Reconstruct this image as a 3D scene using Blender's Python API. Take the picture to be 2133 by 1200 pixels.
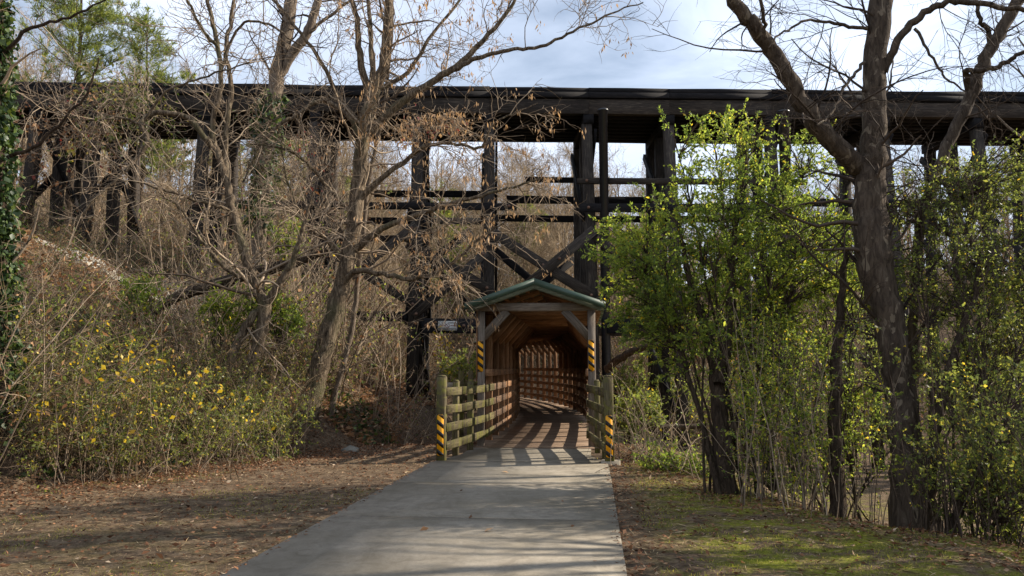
import bpy, math, random
import numpy as np
from mathutils import Matrix, Vector

# ------------------------------------------------------------------ scene, camera, sky, sun, exposure
scene = bpy.context.scene
for o in list(bpy.data.objects):
    bpy.data.objects.remove(o)
COL = scene.collection
FPX, PW, PH = 1600.0, 2133.0, 1200.0
EYE, PITCH = 1.5, math.radians(6.4)
cd = bpy.data.cameras.new('camera'); cam = bpy.data.objects.new('camera', cd); COL.objects.link(cam)
cd.sensor_width = 36.0; cd.lens = 36.0 * FPX / PW; cd.clip_end = 2000; cd.clip_start = 0.05
cam.location = (0, 0, EYE); cam.rotation_euler = (math.pi / 2 + PITCH, 0, 0)
scene.camera = cam

SUN_AZ, SUN_EL = math.radians(75), math.radians(31)      # azimuth measured from +Y (view) towards +X
world = bpy.data.worlds.new('World'); scene.world = world; world.use_nodes = True
nt = world.node_tree; nt.nodes.clear()
sky = nt.nodes.new('ShaderNodeTexSky'); sky.sky_type = 'NISHITA'; sky.sun_disc = False
sky.sun_elevation = SUN_EL; sky.sun_rotation = SUN_AZ
sky.air_density = 1.2; sky.dust_density = 0.35; sky.ozone_density = 2.0
tc = nt.nodes.new('ShaderNodeTexCoord')
mp = nt.nodes.new('ShaderNodeMapping'); mp.inputs['Scale'].default_value = (1.0, 1.0, 3.2)
mp.inputs['Rotation'].default_value = (0, 0.25, 0.3)
nz = nt.nodes.new('ShaderNodeTexNoise'); nz.inputs['Scale'].default_value = 1.9; nz.inputs['Detail'].default_value = 7
nz.inputs['Roughness'].default_value = 0.55; nz.inputs['Distortion'].default_value = 0.5
rp = nt.nodes.new('ShaderNodeValToRGB'); rp.color_ramp.elements[0].position = 0.34; rp.color_ramp.elements[1].position = 0.62
rp.color_ramp.elements[0].color = (0.10, 0.10, 0.10, 1); rp.color_ramp.elements[1].color = (0.88, 0.88, 0.88, 1)
mx = nt.nodes.new('ShaderNodeMixRGB'); mx.inputs['Color2'].default_value = (11.4, 12.7, 15.2, 1)
bg = nt.nodes.new('ShaderNodeBackground'); bg.inputs['Strength'].default_value = 0.064
wo = nt.nodes.new('ShaderNodeOutputWorld')
nt.links.new(tc.outputs['Generated'], mp.inputs['Vector']); nt.links.new(mp.outputs[0], nz.inputs['Vector'])
nt.links.new(nz.outputs['Fac'], rp.inputs['Fac']); nt.links.new(rp.outputs['Color'], mx.inputs['Fac'])
nt.links.new(sky.outputs[0], mx.inputs['Color1']); nt.links.new(mx.outputs[0], bg.inputs['Color'])
nt.links.new(bg.outputs[0], wo.inputs['Surface'])
sl = bpy.data.lights.new('sun', 'SUN'); sl.energy = 5.0; sl.angle = math.radians(0.55); sl.color = (1.0, 0.9, 0.76)
so = bpy.data.objects.new('sun', sl); COL.objects.link(so)
SUNV = Vector((math.sin(SUN_AZ) * math.cos(SUN_EL), math.cos(SUN_AZ) * math.cos(SUN_EL), math.sin(SUN_EL)))
so.rotation_euler = SUNV.to_track_quat('Z', 'Y').to_euler(); so.location = (30, 10, 30)
vs = scene.view_settings
vs.view_transform = 'Standard'; vs.look = 'None'; vs.gamma = 1; vs.use_curve_mapping = False
vs.exposure = 0.74

rng = np.random.default_rng(11); random.seed(5)

# ------------------------------------------------------------------ helpers: pixels to directions, terrain
def at(px, py, Y):
    a = (px - PW / 2) / FPX; b = (PH / 2 - py) / FPX
    dy = math.cos(PITCH) - b * math.sin(PITCH); dz = math.sin(PITCH) + b * math.cos(PITCH)
    t = Y / dy
    return np.array((a * t, Y, EYE + dz * t))

def sstep(a, b, x):
    t = np.clip((x - a) / (b - a), 0, 1); return t * t * (3 - 2 * t)

def wob(x, y, f, seed):
    s = seed * 1.7
    return (np.sin(x * f + s) * np.cos(y * f * 1.13 - s * 2) + 0.5 * np.sin(x * f * 2.3 - y * f * 1.9 + s * 3) + 0.25 * np.sin(x * f * 4.7 + y * f * 5.1 + s))

FOOT_Y = [-20, 0, 6, 10, 14, 17, 21, 27, 35, 46, 60]
FOOT_X = [-10, -9, -7.9, -6.6, -4.7, -3.2, -2.5, -1.9, -2.6, -6.0, -9]
BUSH_Y = [-10, 0, 6, 9.5, 13, 16, 20, 30, 60]
BUSH_X = [6.5, 5.6, 4.3, 2.8, 2.2, 2.6, 3.2, 4.2, 6]

def height(x, y):
    x = np.asarray(x, float); y = np.asarray(y, float)
    d = np.interp(y, FOOT_Y, FOOT_X) - x
    bank = 0.5 * np.maximum(d, 0) ** 1.0 - 0.25 * (1 - np.exp(-np.maximum(d, 0) * 0.8)) + 0.22 * sstep(0, 1.2, d)
    bank = 10.5 * np.tanh(bank / 10.5)
    e = x - np.interp(y, BUSH_Y, BUSH_X)
    low = -1.5 * sstep(0.0, 5.0, e) + 2.2 * sstep(14, 40, e)
    under = -0.55 * sstep(16.6, 19, y) * sstep(46, 41, y) * sstep(-1.8, 0.2, d * -1 - 0.0)
    hill = 0.36 * np.maximum(y - 43, 0); hill = 17 * np.tanh(hill / 17)
    rough = 0.05 * wob(x, y, 0.9, 1) + 0.016 * wob(x, y, 3.7, 2)
    flat = sstep(0.2, 1.6, np.abs(x - (-1.28 + 0.106 * y)) - 1.5)
    rough = rough * np.where(y < 17, flat, 1) * (0.3 + 0.7 * sstep(-1, 2, np.maximum(d, e)))
    bump = 0.35 * wob(x, y, 0.35, 4) * sstep(1, 5, d)
    return bank + low * sstep(5, 9, y + 0 * x) + np.minimum(under, 0) + hill + rough + bump - 0.012

def onground(px, Y):
    x = (px - PW / 2) / FPX * Y
    return np.array((x, Y, float(height(x, Y))))

# ------------------------------------------------------------------ helpers: objects
def tag(o, label=None, cat=None, group=None, kind=None):
    if label: o['label'] = label
    if cat: o['category'] = cat
    if group: o['group'] = group
    if kind: o['kind'] = kind
    return o

def empty(name, loc=(0, 0, 0), rz=0.0):
    o = bpy.data.objects.new(name, None); COL.objects.link(o); o.location = loc; o.rotation_euler = (0, 0, rz)
    o.empty_display_size = 0.2
    return o

def link(name, me, mat=None, parent=None):
    o = bpy.data.objects.new(name, me); COL.objects.link(o)
    if mat is not None and len(me.materials) == 0: me.materials.append(mat)
    if parent is not None:
        o.parent = parent
        o.matrix_parent_inverse = parent_inv(parent)
    return o

def parent_inv(p):
    m = Matrix.Translation(p.location) @ p.rotation_euler.to_matrix().to_4x4()
    if p.parent: m = p.parent.matrix_parent_inverse.inverted() @ m if False else m
    return m.inverted()

def mesh_np(name, V, F, smooth=False, attrs=None):
    """V (n,3); F list of int arrays (m,k)."""
    me = bpy.data.meshes.new(name)
    V = np.ascontiguousarray(V, dtype=np.float32)
    me.vertices.add(len(V)); me.vertices.foreach_set('co', V.ravel())
    loops = np.concatenate([f.ravel() for f in F]).astype(np.int32)
    tot = np.concatenate([np.full(len(f), f.shape[1], np.int32) for f in F])
    st = np.concatenate([[0], np.cumsum(tot)[:-1]]).astype(np.int32)
    me.loops.add(len(loops)); me.loops.foreach_set('vertex_index', loops)
    me.polygons.add(len(tot)); me.polygons.foreach_set('loop_start', st); me.polygons.foreach_set('loop_total', tot)
    if smooth: me.polygons.foreach_set('use_smooth', np.ones(len(tot), bool))
    if attrs:
        for k, a in attrs.items():
            at_ = me.attributes.new(k, 'FLOAT', 'POINT'); at_.data.foreach_set('value', np.asarray(a, np.float32))
    me.update(calc_edges=True)
    return me

CUBE_V = np.array([(x, y, z) for z in (-.5, .5) for y in (-.5, .5) for x in (-.5, .5)], float)
CUBE_F = np.array([(0, 2, 3, 1), (4, 5, 7, 6), (0, 1, 5, 4), (2, 6, 7, 3), (0, 4, 6, 2), (1, 3, 7, 5)])
BOXES = {}
def timber_mesh(sx, sy, sz, mat, key=0, rough=0.004, bev=0.012):
    """A sawn timber: box with chamfered long edges (along X) and slightly uneven corners; shared by size."""
    k = (round(sx, 3), round(sy, 3), round(sz, 3), mat.name, key)
    if k in BOXES: return BOXES[k]
    b = min(bev, sy * .2, sz * .2); r = np.random.default_rng(abs(hash((k[0], k[1], k[2], key))) % 99991)
    prof = [(-sy/2+b, -sz/2), (sy/2-b, -sz/2), (sy/2, -sz/2+b), (sy/2, sz/2-b), (sy/2-b, sz/2), (-sy/2+b, sz/2), (-sy/2, sz/2-b), (-sy/2, -sz/2+b)]
    nseg = 3 if sx > 0.8 else 2
    V = []
    for i in range(nseg):
        x = -sx/2 + sx * i / (nseg - 1)
        oy, oz = r.normal(0, rough, 2)
        for (y, z) in prof: V.append((x + r.normal(0, rough), y + oy, z + oz))
    F4 = []; n = 8
    for i in range(nseg - 1):
        for j in range(n):
            F4.append((i*n+j, i*n+(j+1) % n, (i+1)*n+(j+1) % n, (i+1)*n+j))
    ends = np.array([tuple(range(n))[::-1], tuple((nseg-1)*n + j for j in range(n))])
    me = mesh_np('timber', np.array(V), [np.array(F4), ends]); me.materials.append(mat)
    BOXES[k] = me
    return me

def beam(name, a, b, w, h, mat, parent, up=(0, 0, 1), key=0, **kw):
    """timber from a to b; w = width sideways, h = height (along 'up')"""
    a = Vector(a); b = Vector(b); d = b - a; L = d.length; d.normalize()
    up = Vector(up); y = up.cross(d)
    if y.length < 1e-4: y = Vector((0, 1, 0)).cross(d)
    y.normalize(); z = d.cross(y)
    o = bpy.data.objects.new(name, timber_mesh(L, w, h, mat, key, **kw)); COL.objects.link(o)
    M = Matrix((d, y, z)).transposed().to_4x4(); M.translation = (a + b) / 2
    if parent is not None:
        o.parent = parent; o.matrix_parent_inverse = PINV.get(parent.name, Matrix())
    o.matrix_basis = M
    return o
PINV = {}
def thing(name, loc, label, cat, group=None, rz=0.0):
    o = empty(name, loc, rz); tag(o, label, cat, group)
    PINV[o.name] = (Matrix.Translation(Vector(loc)) @ Matrix.Rotation(rz, 4, 'Z')).inverted()
    return o
def part(name, me, parent, mat=None, M=None):
    o = bpy.data.objects.new(name, me); COL.objects.link(o)
    if mat is not None and len(me.materials) == 0: me.materials.append(mat)
    if parent is not None:
        top = parent
        o.parent = parent
        if parent.parent is None: o.matrix_parent_inverse = PINV.get(parent.name, Matrix())
        else:
            g = (parent.parent.matrix_basis if parent.parent else Matrix()) @ parent.matrix_parent_inverse @ parent.matrix_basis
            o.matrix_parent_inverse = g.inverted()
    if M is not None: o.matrix_basis = M
    return o

# ------------------------------------------------------------------ materials
def srgb(r, g, b):
    f = lambda c: ((c / 255) / 12.92 if c / 255 <= 0.04045 else ((c / 255 + 0.055) / 1.055) ** 2.4)
    return (f(r), f(g), f(b), 1)

class N:
    def __init__(s, name):
        s.m = bpy.data.materials.new(name); s.m.use_nodes = True; s.t = s.m.node_tree; s.t.nodes.clear()
        s.out = s.t.nodes.new('ShaderNodeOutputMaterial')
    def n(s, typ, **kw):
        o = s.t.nodes.new(typ)
        for k, v in kw.items():
            if k in o.inputs: o.inputs[k].default_value = v
            else: setattr(o, k, v)
        return o
    def l(s, a, b): s.t.links.new(a, b)
    def coords(s, scale=(1, 1, 1), kind='Object', rnd=0.0):
        tc = s.n('ShaderNodeTexCoord'); m = s.n('ShaderNodeMapping'); m.inputs['Scale'].default_value = scale
        src = tc.outputs[kind]
        if rnd:
            oi = s.n('ShaderNodeObjectInfo'); va = s.n('ShaderNodeVectorMath', operation='ADD')
            mu = s.n('ShaderNodeMath', operation='MULTIPLY'); mu.inputs[1].default_value = rnd
            s.l(oi.outputs['Random'], mu.inputs[0]); s.l(src, va.inputs[0]); s.l(mu.outputs[0], va.inputs[1]); src = va.outputs[0]
        s.l(src, m.inputs['Vector']); return m.outputs[0]
    def noise(s, vec, scale, detail=5, rough=0.55, dist=0.0):
        o = s.n('ShaderNodeTexNoise'); o.inputs['Scale'].default_value = scale; o.inputs['Detail'].default_value = detail
        o.inputs['Roughness'].default_value = rough; o.inputs['Distortion'].default_value = dist
        s.l(vec, o.inputs['Vector']); return o.outputs['Fac']
    def ramp(s, fac, stops):
        o = s.n('ShaderNodeValToRGB'); e = o.color_ramp.elements
        while len(e) < len(stops): e.new(0.5)
        for i, (p, c) in enumerate(stops):
            e[i].position = p; e[i].color = c if len(c) == 4 else (*c, 1)
        s.l(fac, o.inputs['Fac']); return o.outputs['Color']
    def mix(s, fac, a, b, mode='MIX'):
        o = s.n('ShaderNodeMixRGB', blend_type=mode)
        for i, v in ((0, fac), (1, a), (2, b)):
            if hasattr(v, 'links'): s.l(v, o.inputs[i])
            else: o.inputs[i].default_value = v
        return o.outputs[0]
    def math(s, op, a, b=0.0):
        o = s.n('ShaderNodeMath', operation=op)
        for i, v in ((0, a), (1, b)):
            if hasattr(v, 'links'): s.l(v, o.inputs[i])
            else: o.inputs[i].default_value = v
        return o.outputs[0]
    def bump(s, h, strength, dist=0.02):
        o = s.n('ShaderNodeBump'); o.inputs['Strength'].default_value = strength; o.inputs['Distance'].default_value = dist
        s.l(h, o.inputs['Height']); return o.outputs['Normal']
    def surf(s, color, rough=0.8, normal=None, spec=0.3):
        p = s.n('ShaderNodeBsdfPrincipled')
        if hasattr(color, 'links'): s.l(color, p.inputs['Base Color'])
        else: p.inputs['Base Color'].default_value = color
        if hasattr(rough, 'links'): s.l(rough, p.inputs['Roughness'])
        else: p.inputs['Roughness'].default_value = rough
        p.inputs['Specular IOR Level'].default_value = spec
        if normal is not None: s.l(normal, p.inputs['Normal'])
        s.l(p.outputs[0], s.out.inputs['Surface']); return s.m

def wood_mat(name, dark, mid, light, moss=None, moss_amt=0.0, rough=0.85, spec=0.2):
    k = N(name); v = k.coords((1.2, 14, 14), rnd=17.0)
    g = k.noise(v, 2.2, 8, 0.65, 0.6)
    v2 = k.coords((1, 1, 1), rnd=31.0)
    b = k.noise(v2, 1.7, 4, 0.6)
    c = k.ramp(g, [(0.25, dark), (0.5, mid), (0.75, light)])
    oi = k.n('ShaderNodeObjectInfo')
    t = k.math('MULTIPLY_ADD', oi.outputs['Random'], 0.5); t.node.inputs[2].default_value = 0.72
    comb = k.n('ShaderNodeCombineXYZ')
    for i in range(3): k.l(t, comb.inputs[i])
    c = k.mix(1.0, c, comb.outputs[0], 'MULTIPLY')
    c = k.mix(k.ramp(b, [(0.35, (0, 0, 0)), (0.75, (0.55, 0.55, 0.55))]), c, dark)
    if moss:
        f = k.noise(k.coords((1.6, 1, .5), rnd=23.0), 4.2, 7, 0.7, 0.8)
        f = k.ramp(f, [(0.46, (0, 0, 0)), (0.60, (1, 1, 1))])
        c = k.mix(k.math('MULTIPLY', f, moss_amt), c, moss)
    # knots
    kv = k.coords((3.0, 9, 9), rnd=11.0); vo = k.n('ShaderNodeTexVoronoi'); vo.inputs['Scale'].default_value = 1.0; k.l(kv, vo.inputs['Vector'])
    kn = k.ramp(vo.outputs['Distance'], [(0.04, (0.55, 0.55, 0.55)), (0.12, (1, 1, 1))])
    c = k.mix(1.0, c, kn, 'MULTIPLY')
    return k.surf(c, rough, k.bump(g, 0.5, 0.01), spec)

M = {}
M['wood'] = wood_mat('weathered_wood', srgb(60, 46, 36), srgb(104, 82, 64), srgb(138, 114, 94))
M['wood_red'] = wood_mat('stained_wood', srgb(80, 58, 42), srgb(142, 106, 76), srgb(178, 140, 106))
M['wood_grey'] = wood_mat('grey_wood', srgb(72, 64, 56), srgb(122, 110, 98), srgb(158, 146, 132))
M['wood_moss'] = wood_mat('mossy_wood', srgb(46, 40, 28), srgb(90, 80, 58), srgb(142, 128, 98), srgb(96, 94, 36), 0.75)
M['deck'] = wood_mat('deck_wood', srgb(84, 66, 52), srgb(132, 110, 90), srgb(164, 144, 124))
M['creosote'] = wood_mat('creosote_timber', srgb(14, 13, 14), srgb(26, 24, 25), srgb(48, 43, 41), rough=0.85, spec=0.2)
M['creosote_worn'] = wood_mat('worn_creosote_timber', srgb(26, 23, 21), srgb(58, 51, 45), srgb(100, 90, 78), rough=0.85, spec=0.2)

def simple(name, col, rough=0.6, spec=0.4, var=0.15, scale=6.0, bump=0.0):
    k = N(name); v = k.coords(); g = k.noise(v, scale, 5)
    d = tuple(c * (1 - var) for c in col[:3]); l = tuple(min(1, c * (1 + var)) for c in col[:3])
    return k.surf(k.ramp(g, [(0.3, d), (0.7, l)]), rough, k.bump(g, bump, 0.01) if bump else None, spec)
M['roof'] = simple('green_metal_roof', srgb(58, 78, 64), 0.45, 0.5, 0.15, 3)
M['fascia'] = wood_mat('greenish_fascia', srgb(70, 74, 58), srgb(108, 112, 92), srgb(134, 136, 116))
M['pipe'] = simple('black_pipe', srgb(28, 29, 33), 0.38, 0.6, 0.35, 9, 0.25)
M['yellow'] = simple('hazard_yellow', srgb(236, 164, 18), 0.45, 0.4, 0.06, 12)
M['black'] = simple('hazard_black', srgb(22, 21, 20), 0.5, 0.4, 0.1, 12)
M['sign'] = simple('sign_face', srgb(170, 166, 158), 0.5, 0.4, 0.1, 9)
M['sign_red'] = simple('sign_faded_red', srgb(120, 74, 66), 0.6, 0.3, 0.1, 9)
M['footing'] = simple('footing_concrete', srgb(150, 140, 124), 0.9, 0.2, 0.25, 7, 0.3)
M['rock'] = simple('rock', srgb(120, 116, 106), 0.9, 0.2, 0.3, 5, 0.5)

def bark_mat(name, dark, mid, light, pale=None, scale=1.0, moss=None):
    k = N(name); v = k.coords((9 * scale, 9 * scale, 2.0 * scale))
    g = k.noise(v, 2.2, 9, 0.68, 0.8)
    c = k.ramp(g, [(0.3, dark), (0.5, mid), (0.72, light)])
    if pale:
        f = k.noise(k.coords((4, 4, 2.2)), 1.6, 4, 0.5, 1.2)
        c = k.mix(k.ramp(f, [(0.60, (0, 0, 0)), (0.64, (0.85, 0.85, 0.85))]), c, pale)
    if moss:
        f = k.noise(k.coords((1, 1, 1)), 1.1, 5, 0.6)
        c = k.mix(k.ramp(f, [(0.52, (0, 0, 0)), (0.68, (0.6, 0.6, 0.6))]), c, moss)
    return k.surf(c, 0.92, k.bump(g, 1.0, 0.05), 0.12)
M['bark'] = bark_mat('pale_furrowed_bark', srgb(40, 33, 27), srgb(98, 85, 70), srgb(168, 150, 126), moss=srgb(84, 84, 58))
M['bark_grey'] = bark_mat('grey_bark', srgb(62, 54, 46), srgb(116, 102, 88), srgb(160, 146, 128))
M['bark_syc'] = bark_mat('sycamore_bark', srgb(44, 37, 31), srgb(80, 69, 59), srgb(112, 99, 85), pale=srgb(132, 119, 102), scale=0.8)
M['bark_dark'] = bark_mat('dark_bark', srgb(36, 30, 25), srgb(66, 55, 45), srgb(96, 82, 68))

def twig_mat(name, a, b):
    k = N(name); at_ = k.n('ShaderNodeAttribute', attribute_name='tint')
    c = k.ramp(at_.outputs['Fac'], [(0.0, a), (1.0, b)])
    return k.surf(c, 0.85, None, 0.15)
M['twig'] = twig_mat('twig_bark', srgb(72, 60, 50), srgb(176, 156, 132))
M['twig_dark'] = twig_mat('dark_twig_bark', srgb(44, 36, 31), srgb(96, 82, 70))
M['cane'] = twig_mat('dry_cane', srgb(54, 44, 33), srgb(146, 126, 98))
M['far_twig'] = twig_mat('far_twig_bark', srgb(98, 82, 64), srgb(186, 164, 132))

def leaf_mat(name, stops, trans=0.5, rough=0.45, spec=0.4):
    k = N(name); at_ = k.n('ShaderNodeAttribute', attribute_name='tint')
    c = k.ramp(at_.outputs['Fac'], stops)
    p = k.n('ShaderNodeBsdfPrincipled'); k.l(c, p.inputs['Base Color']); p.inputs['Roughness'].default_value = rough
    p.inputs['Specular IOR Level'].default_value = spec
    t = k.n('ShaderNodeBsdfTranslucent')
    c2 = k.mix(1.0, c, (2.5, 2.35, 1.9, 1), 'MULTIPLY'); k.l(c2, t.inputs['Color'])
    m = k.n('ShaderNodeMixShader'); m.inputs[0].default_value = trans
    k.l(p.outputs[0], m.inputs[1]); k.l(t.outputs[0], m.inputs[2]); k.l(m.outputs[0], k.out.inputs['Surface'])
    return k.m
M['privet'] = leaf_mat('privet_leaf', [(0.0, srgb(66, 84, 42)), (0.5, srgb(106, 122, 52)), (0.88, srgb(144, 150, 58)), (1.0, srgb(186, 160, 48))], 0.62)
M['privet_dark'] = leaf_mat('dark_privet_leaf', [(0.0, srgb(66, 78, 44)), (0.6, srgb(104, 114, 54)), (0.93, srgb(138, 138, 62)), (1.0, srgb(182, 156, 50))], 0.55)
M['ivy'] = leaf_mat('ivy_leaf', [(0.0, srgb(26, 42, 20)), (0.6, srgb(50, 70, 32)), (1.0, srgb(92, 106, 46))], 0.2, 0.45, 0.35)
M['shrub_leaf'] = leaf_mat('shrub_leaf', [(0.0, srgb(44, 58, 24)), (0.6, srgb(78, 90, 34)), (1.0, srgb(132, 118, 52))], 0.32)
M['yellow_leaf'] = leaf_mat('yellow_leaf', [(0.0, srgb(150, 120, 26)), (1.0, srgb(206, 178, 44))], 0.35)
M['dry_leaf'] = leaf_mat('dry_leaf', [(0.0, srgb(84, 58, 40)), (0.5, srgb(134, 98, 70)), (0.9, srgb(172, 138, 104)), (1.0, srgb(200, 176, 146))], 0.2, 0.8, 0.15)
M['litter'] = leaf_mat('leaf_litter', [(0.0, srgb(60, 40, 30)), (0.5, srgb(110, 76, 54)), (0.92, srgb(146, 108, 80)), (1.0, srgb(186, 166, 140))], 0.1, 0.9, 0.1)
M['samara'] = leaf_mat('dry_samara', [(0.0, srgb(112, 86, 62)), (1.0, srgb(186, 154, 118))], 0.25, 0.7, 0.2)
M['red_leaf'] = leaf_mat('red_leaf', [(0.0, srgb(92, 36, 30)), (1.0, srgb(146, 54, 46))], 0.25)
M['needle'] = leaf_mat('pine_needle', [(0.0, srgb(60, 76, 34)), (0.6, srgb(102, 114, 50)), (1.0, srgb(142, 144, 70))], 0.4)
M['straw'] = leaf_mat('straw', [(0.0, srgb(92, 74, 56)), (0.6, srgb(146, 124, 94)), (1.0, srgb(186, 166, 130))], 0.1, 0.9, 0.1)
M['grass'] = leaf_mat('grass_blade', [(0.0, srgb(74, 84, 30)), (0.6, srgb(118, 124, 44)), (1.0, srgb(170, 156, 84))], 0.35, 0.6, 0.2)

# ground
k = N('ground'); v = k.coords()
n1 = k.noise(v, 0.55, 6, 0.6, 0.4); n2 = k.noise(v, 5.5, 8, 0.7, 0.5); n3 = k.noise(v, 34.0, 6, 0.75)
dirt = k.ramp(n2, [(0.28, srgb(62, 50, 40)), (0.5, srgb(104, 87, 70)), (0.72, srgb(148, 128, 104))])
speck = k.ramp(n3, [(0.36, (0.5, 0.5, 0.5)), (0.5, (0.95, 0.95, 0.95)), (0.68, (1.35, 1.3, 1.2))])
dirt = k.mix(1.0, dirt, speck, 'MULTIPLY')
mossc = k.ramp(n3, [(0.3, srgb(84, 88, 26)), (0.55, srgb(132, 134, 42)), (0.75, srgb(170, 164, 74))])
a1 = k.n('ShaderNodeAttribute', attribute_name='moss')
mf = k.math('MULTIPLY', a1.outputs['Fac'], k.ramp(k.noise(v, 2.3, 7, 0.68, 0.6), [(0.43, (0, 0, 0)), (0.60, (0.95, 0.95, 0.95))]))
col = k.mix(mf, dirt, mossc)
a2 = k.n('ShaderNodeAttribute', attribute_name='gravel')
vo = k.n('ShaderNodeTexVoronoi'); vo.inputs['Scale'].default_value = 7; k.l(v, vo.inputs['Vector'])
gcol = k.mix(0.5, vo.outputs['Color'], srgb(190, 182, 166)); gcol = k.mix(0.75, gcol, srgb(176, 168, 152))
col = k.mix(a2.outputs['Fac'], col, gcol)
M['ground'] = k.surf(col, 0.95, k.bump(k.math('ADD', n3, n2), 0.8, 0.05), 0.1)

k = N('concrete'); v = k.coords(rnd=9.0)
n1 = k.noise(v, 0.8, 5, 0.6); n2 = k.noise(v, 60, 4, 0.8); n3 = k.noise(v, 4.5, 7, 0.7, 1.0)
c = k.ramp(n3, [(0.25, srgb(104, 97, 86)), (0.5, srgb(134, 126, 113)), (0.78, srgb(150, 142, 128))])
c = k.mix(1.0, c, k.ramp(n2, [(0.3, (0.8, 0.8, 0.8)), (0.6, (1.04, 1.04, 1.04))]), 'MULTIPLY')
c = k.mix(k.ramp(n1, [(0.4, (0, 0, 0)), (0.66, (0.55, 0.55, 0.55))]), c, srgb(102, 94, 78))
n4 = k.noise(k.coords((1, .25, 1), rnd=5.0), 3.0, 6, 0.7, 0.5)
c = k.mix(1.0, c, k.ramp(n4, [(0.3, (0.82, 0.81, 0.79)), (0.6, (1.05, 1.05, 1.05))]), 'MULTIPLY')
M['concrete'] = k.surf(c, 0.9, k.bump(n2, 0.35, 0.004), 0.2)
M['ballast'] = simple('pale_ballast_stone', srgb(188, 180, 164), 0.95, 0.1, 0.25, 8, 0.3)

# ------------------------------------------------------------------ ground sheet
def warp(u, near, far, p):
    return np.sign(u) * (near * np.abs(u) + (far - near) * np.abs(u) ** p)
gx = warp(np.linspace(-1, 1, 331), 34, 260, 5); gy = 14 + warp(np.linspace(-1, 1, 331), 30, 300, 5)
X, Y = np.meshgrid(gx, gy); Z = height(X, Y)
moss = sstep(0.1, 0.9, X - (0.24 + 0.106 * Y)) * sstep(17, 12, Y) * sstep(9, 5, X) + 0.75 * sstep(1.5, 3.5, X) * sstep(15, 18, Y) * sstep(40, 26, Y) * sstep(12, 8, X)
moss += 0.14 * sstep(-0.6, -2.0, X - (-1.2 + 0.1 * Y)) * sstep(11, 5, Y) * sstep(-9, -6, X)
dl = np.interp(Y, FOOT_Y, FOOT_X) - X
grav = sstep(2.6, 1.2, np.abs(Y - 23.4) + 0.35 * wob(X, Y, 1.3, 3)) * sstep(5.0, 7, dl) * sstep(18, 16, dl)
ii = np.arange(330 * 331).reshape(330, 331)[:, :330].ravel()
F = np.stack([ii, ii + 1, ii + 332, ii + 331], 1)
me = mesh_np('ground', np.stack([X.ravel(), Y.ravel(), Z.ravel()], 1), [F], True,
             {'moss': np.clip(moss, 0, 1).ravel(), 'gravel': np.clip(grav, 0, 1).ravel()})
me.materials.append(M['ground'])
gobj = tag(link('ground', me), kind='structure')

# ------------------------------------------------------------------ concrete path, slab by slab
path = tag(empty('path'), kind='structure'); PINV[path.name] = Matrix()
hd = math.atan(0.106)
def pathc(y): return np.array((-1.28 + 0.106 * y, y, 0.0))
pd = np.array((math.sin(hd), math.cos(hd), 0)); pn = np.array((math.cos(hd), -math.sin(hd), 0))
ends = [-14, -11, -8, -5, -2, 0.9, 3.4, 5.62, 8.2, 10.7, 13.4, 15.75]
for a, b in zip(ends[:-1], ends[1:]):
    ca, cb = pathc(a + 0.012), pathc(b - 0.012)
    wa = wb = 1.5
    if a >= 13: wb = 1.2
    vs_ = []
    n = 10
    def hw(y): return 1.5 if y < 13.0 else 1.5 - 0.3 * sstep(13.0, 14.6, y)
    for z in (0.018, -0.12):
        for i in range(n + 1):
            y = a + 0.012 + (b - a - 0.024) * i / n; c = pathc(y); w = float(hw(y))
            vs_.append((*(c - pn * w)[:2], z)); vs_.append((*(c + pn * w)[:2], z))
    V = np.array(vs_); m_ = 2 * (n + 1); fs = []
    for i in range(n):
        q = 2 * i
        fs += [(q, q + 1, q + 3, q + 2), (m_ + q, m_ + q + 2, m_ + q + 3, m_ + q + 1), (q, q + 2, m_ + q + 2, m_ + q), (q + 1, m_ + q + 1, m_ + q + 3, q + 3)]
    fs += [(0, m_, m_ + 1, 1), (2 * n, 2 * n + 1, m_ + 2 * n + 1, m_ + 2 * n)]
    part('slab', mesh_np('slab', V, [np.array(fs)]), path, M['concrete'])

# ------------------------------------------------------------------ covered footbridge, curving gently to the left
SS = np.linspace(0, 32, 641)
TH = np.radians(np.where(SS < 10, 7.5 - 0.35 * SS, 4.0 - 1.1 * (SS - 10)))
CX = 0.17 + np.concatenate([[0], np.cumsum(np.sin(TH[:-1]) * (SS[1] - SS[0]))])
CY = 13.4 + np.concatenate([[0], np.cumsum(np.cos(TH[:-1]) * (SS[1] - SS[0]))])
def bp(s, u, z):
    th = float(np.interp(s, SS, TH)); x = float(np.interp(s, SS, CX)); y = float(np.interp(s, SS, CY))
    return Vector((x + u * math.cos(th), y - u * math.sin(th), 0.02 + 0.0095 * max(s - 1, 0) + z))
S0, DS, NF = 2.65, 1.22, 22
frames = [S0 + DS * i for i in range(NF)]
S_OPEN = frames[9]
bridge = thing('covered_footbridge', tuple(bp(S0, 0, 0)), 'covered timber footbridge with green gable roof curving beneath the railway trestle', 'footbridge')
HW = 1.07
RAIL_Z = [0.165, 0.48, 0.79, 1.10]; RH = 0.145
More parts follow.
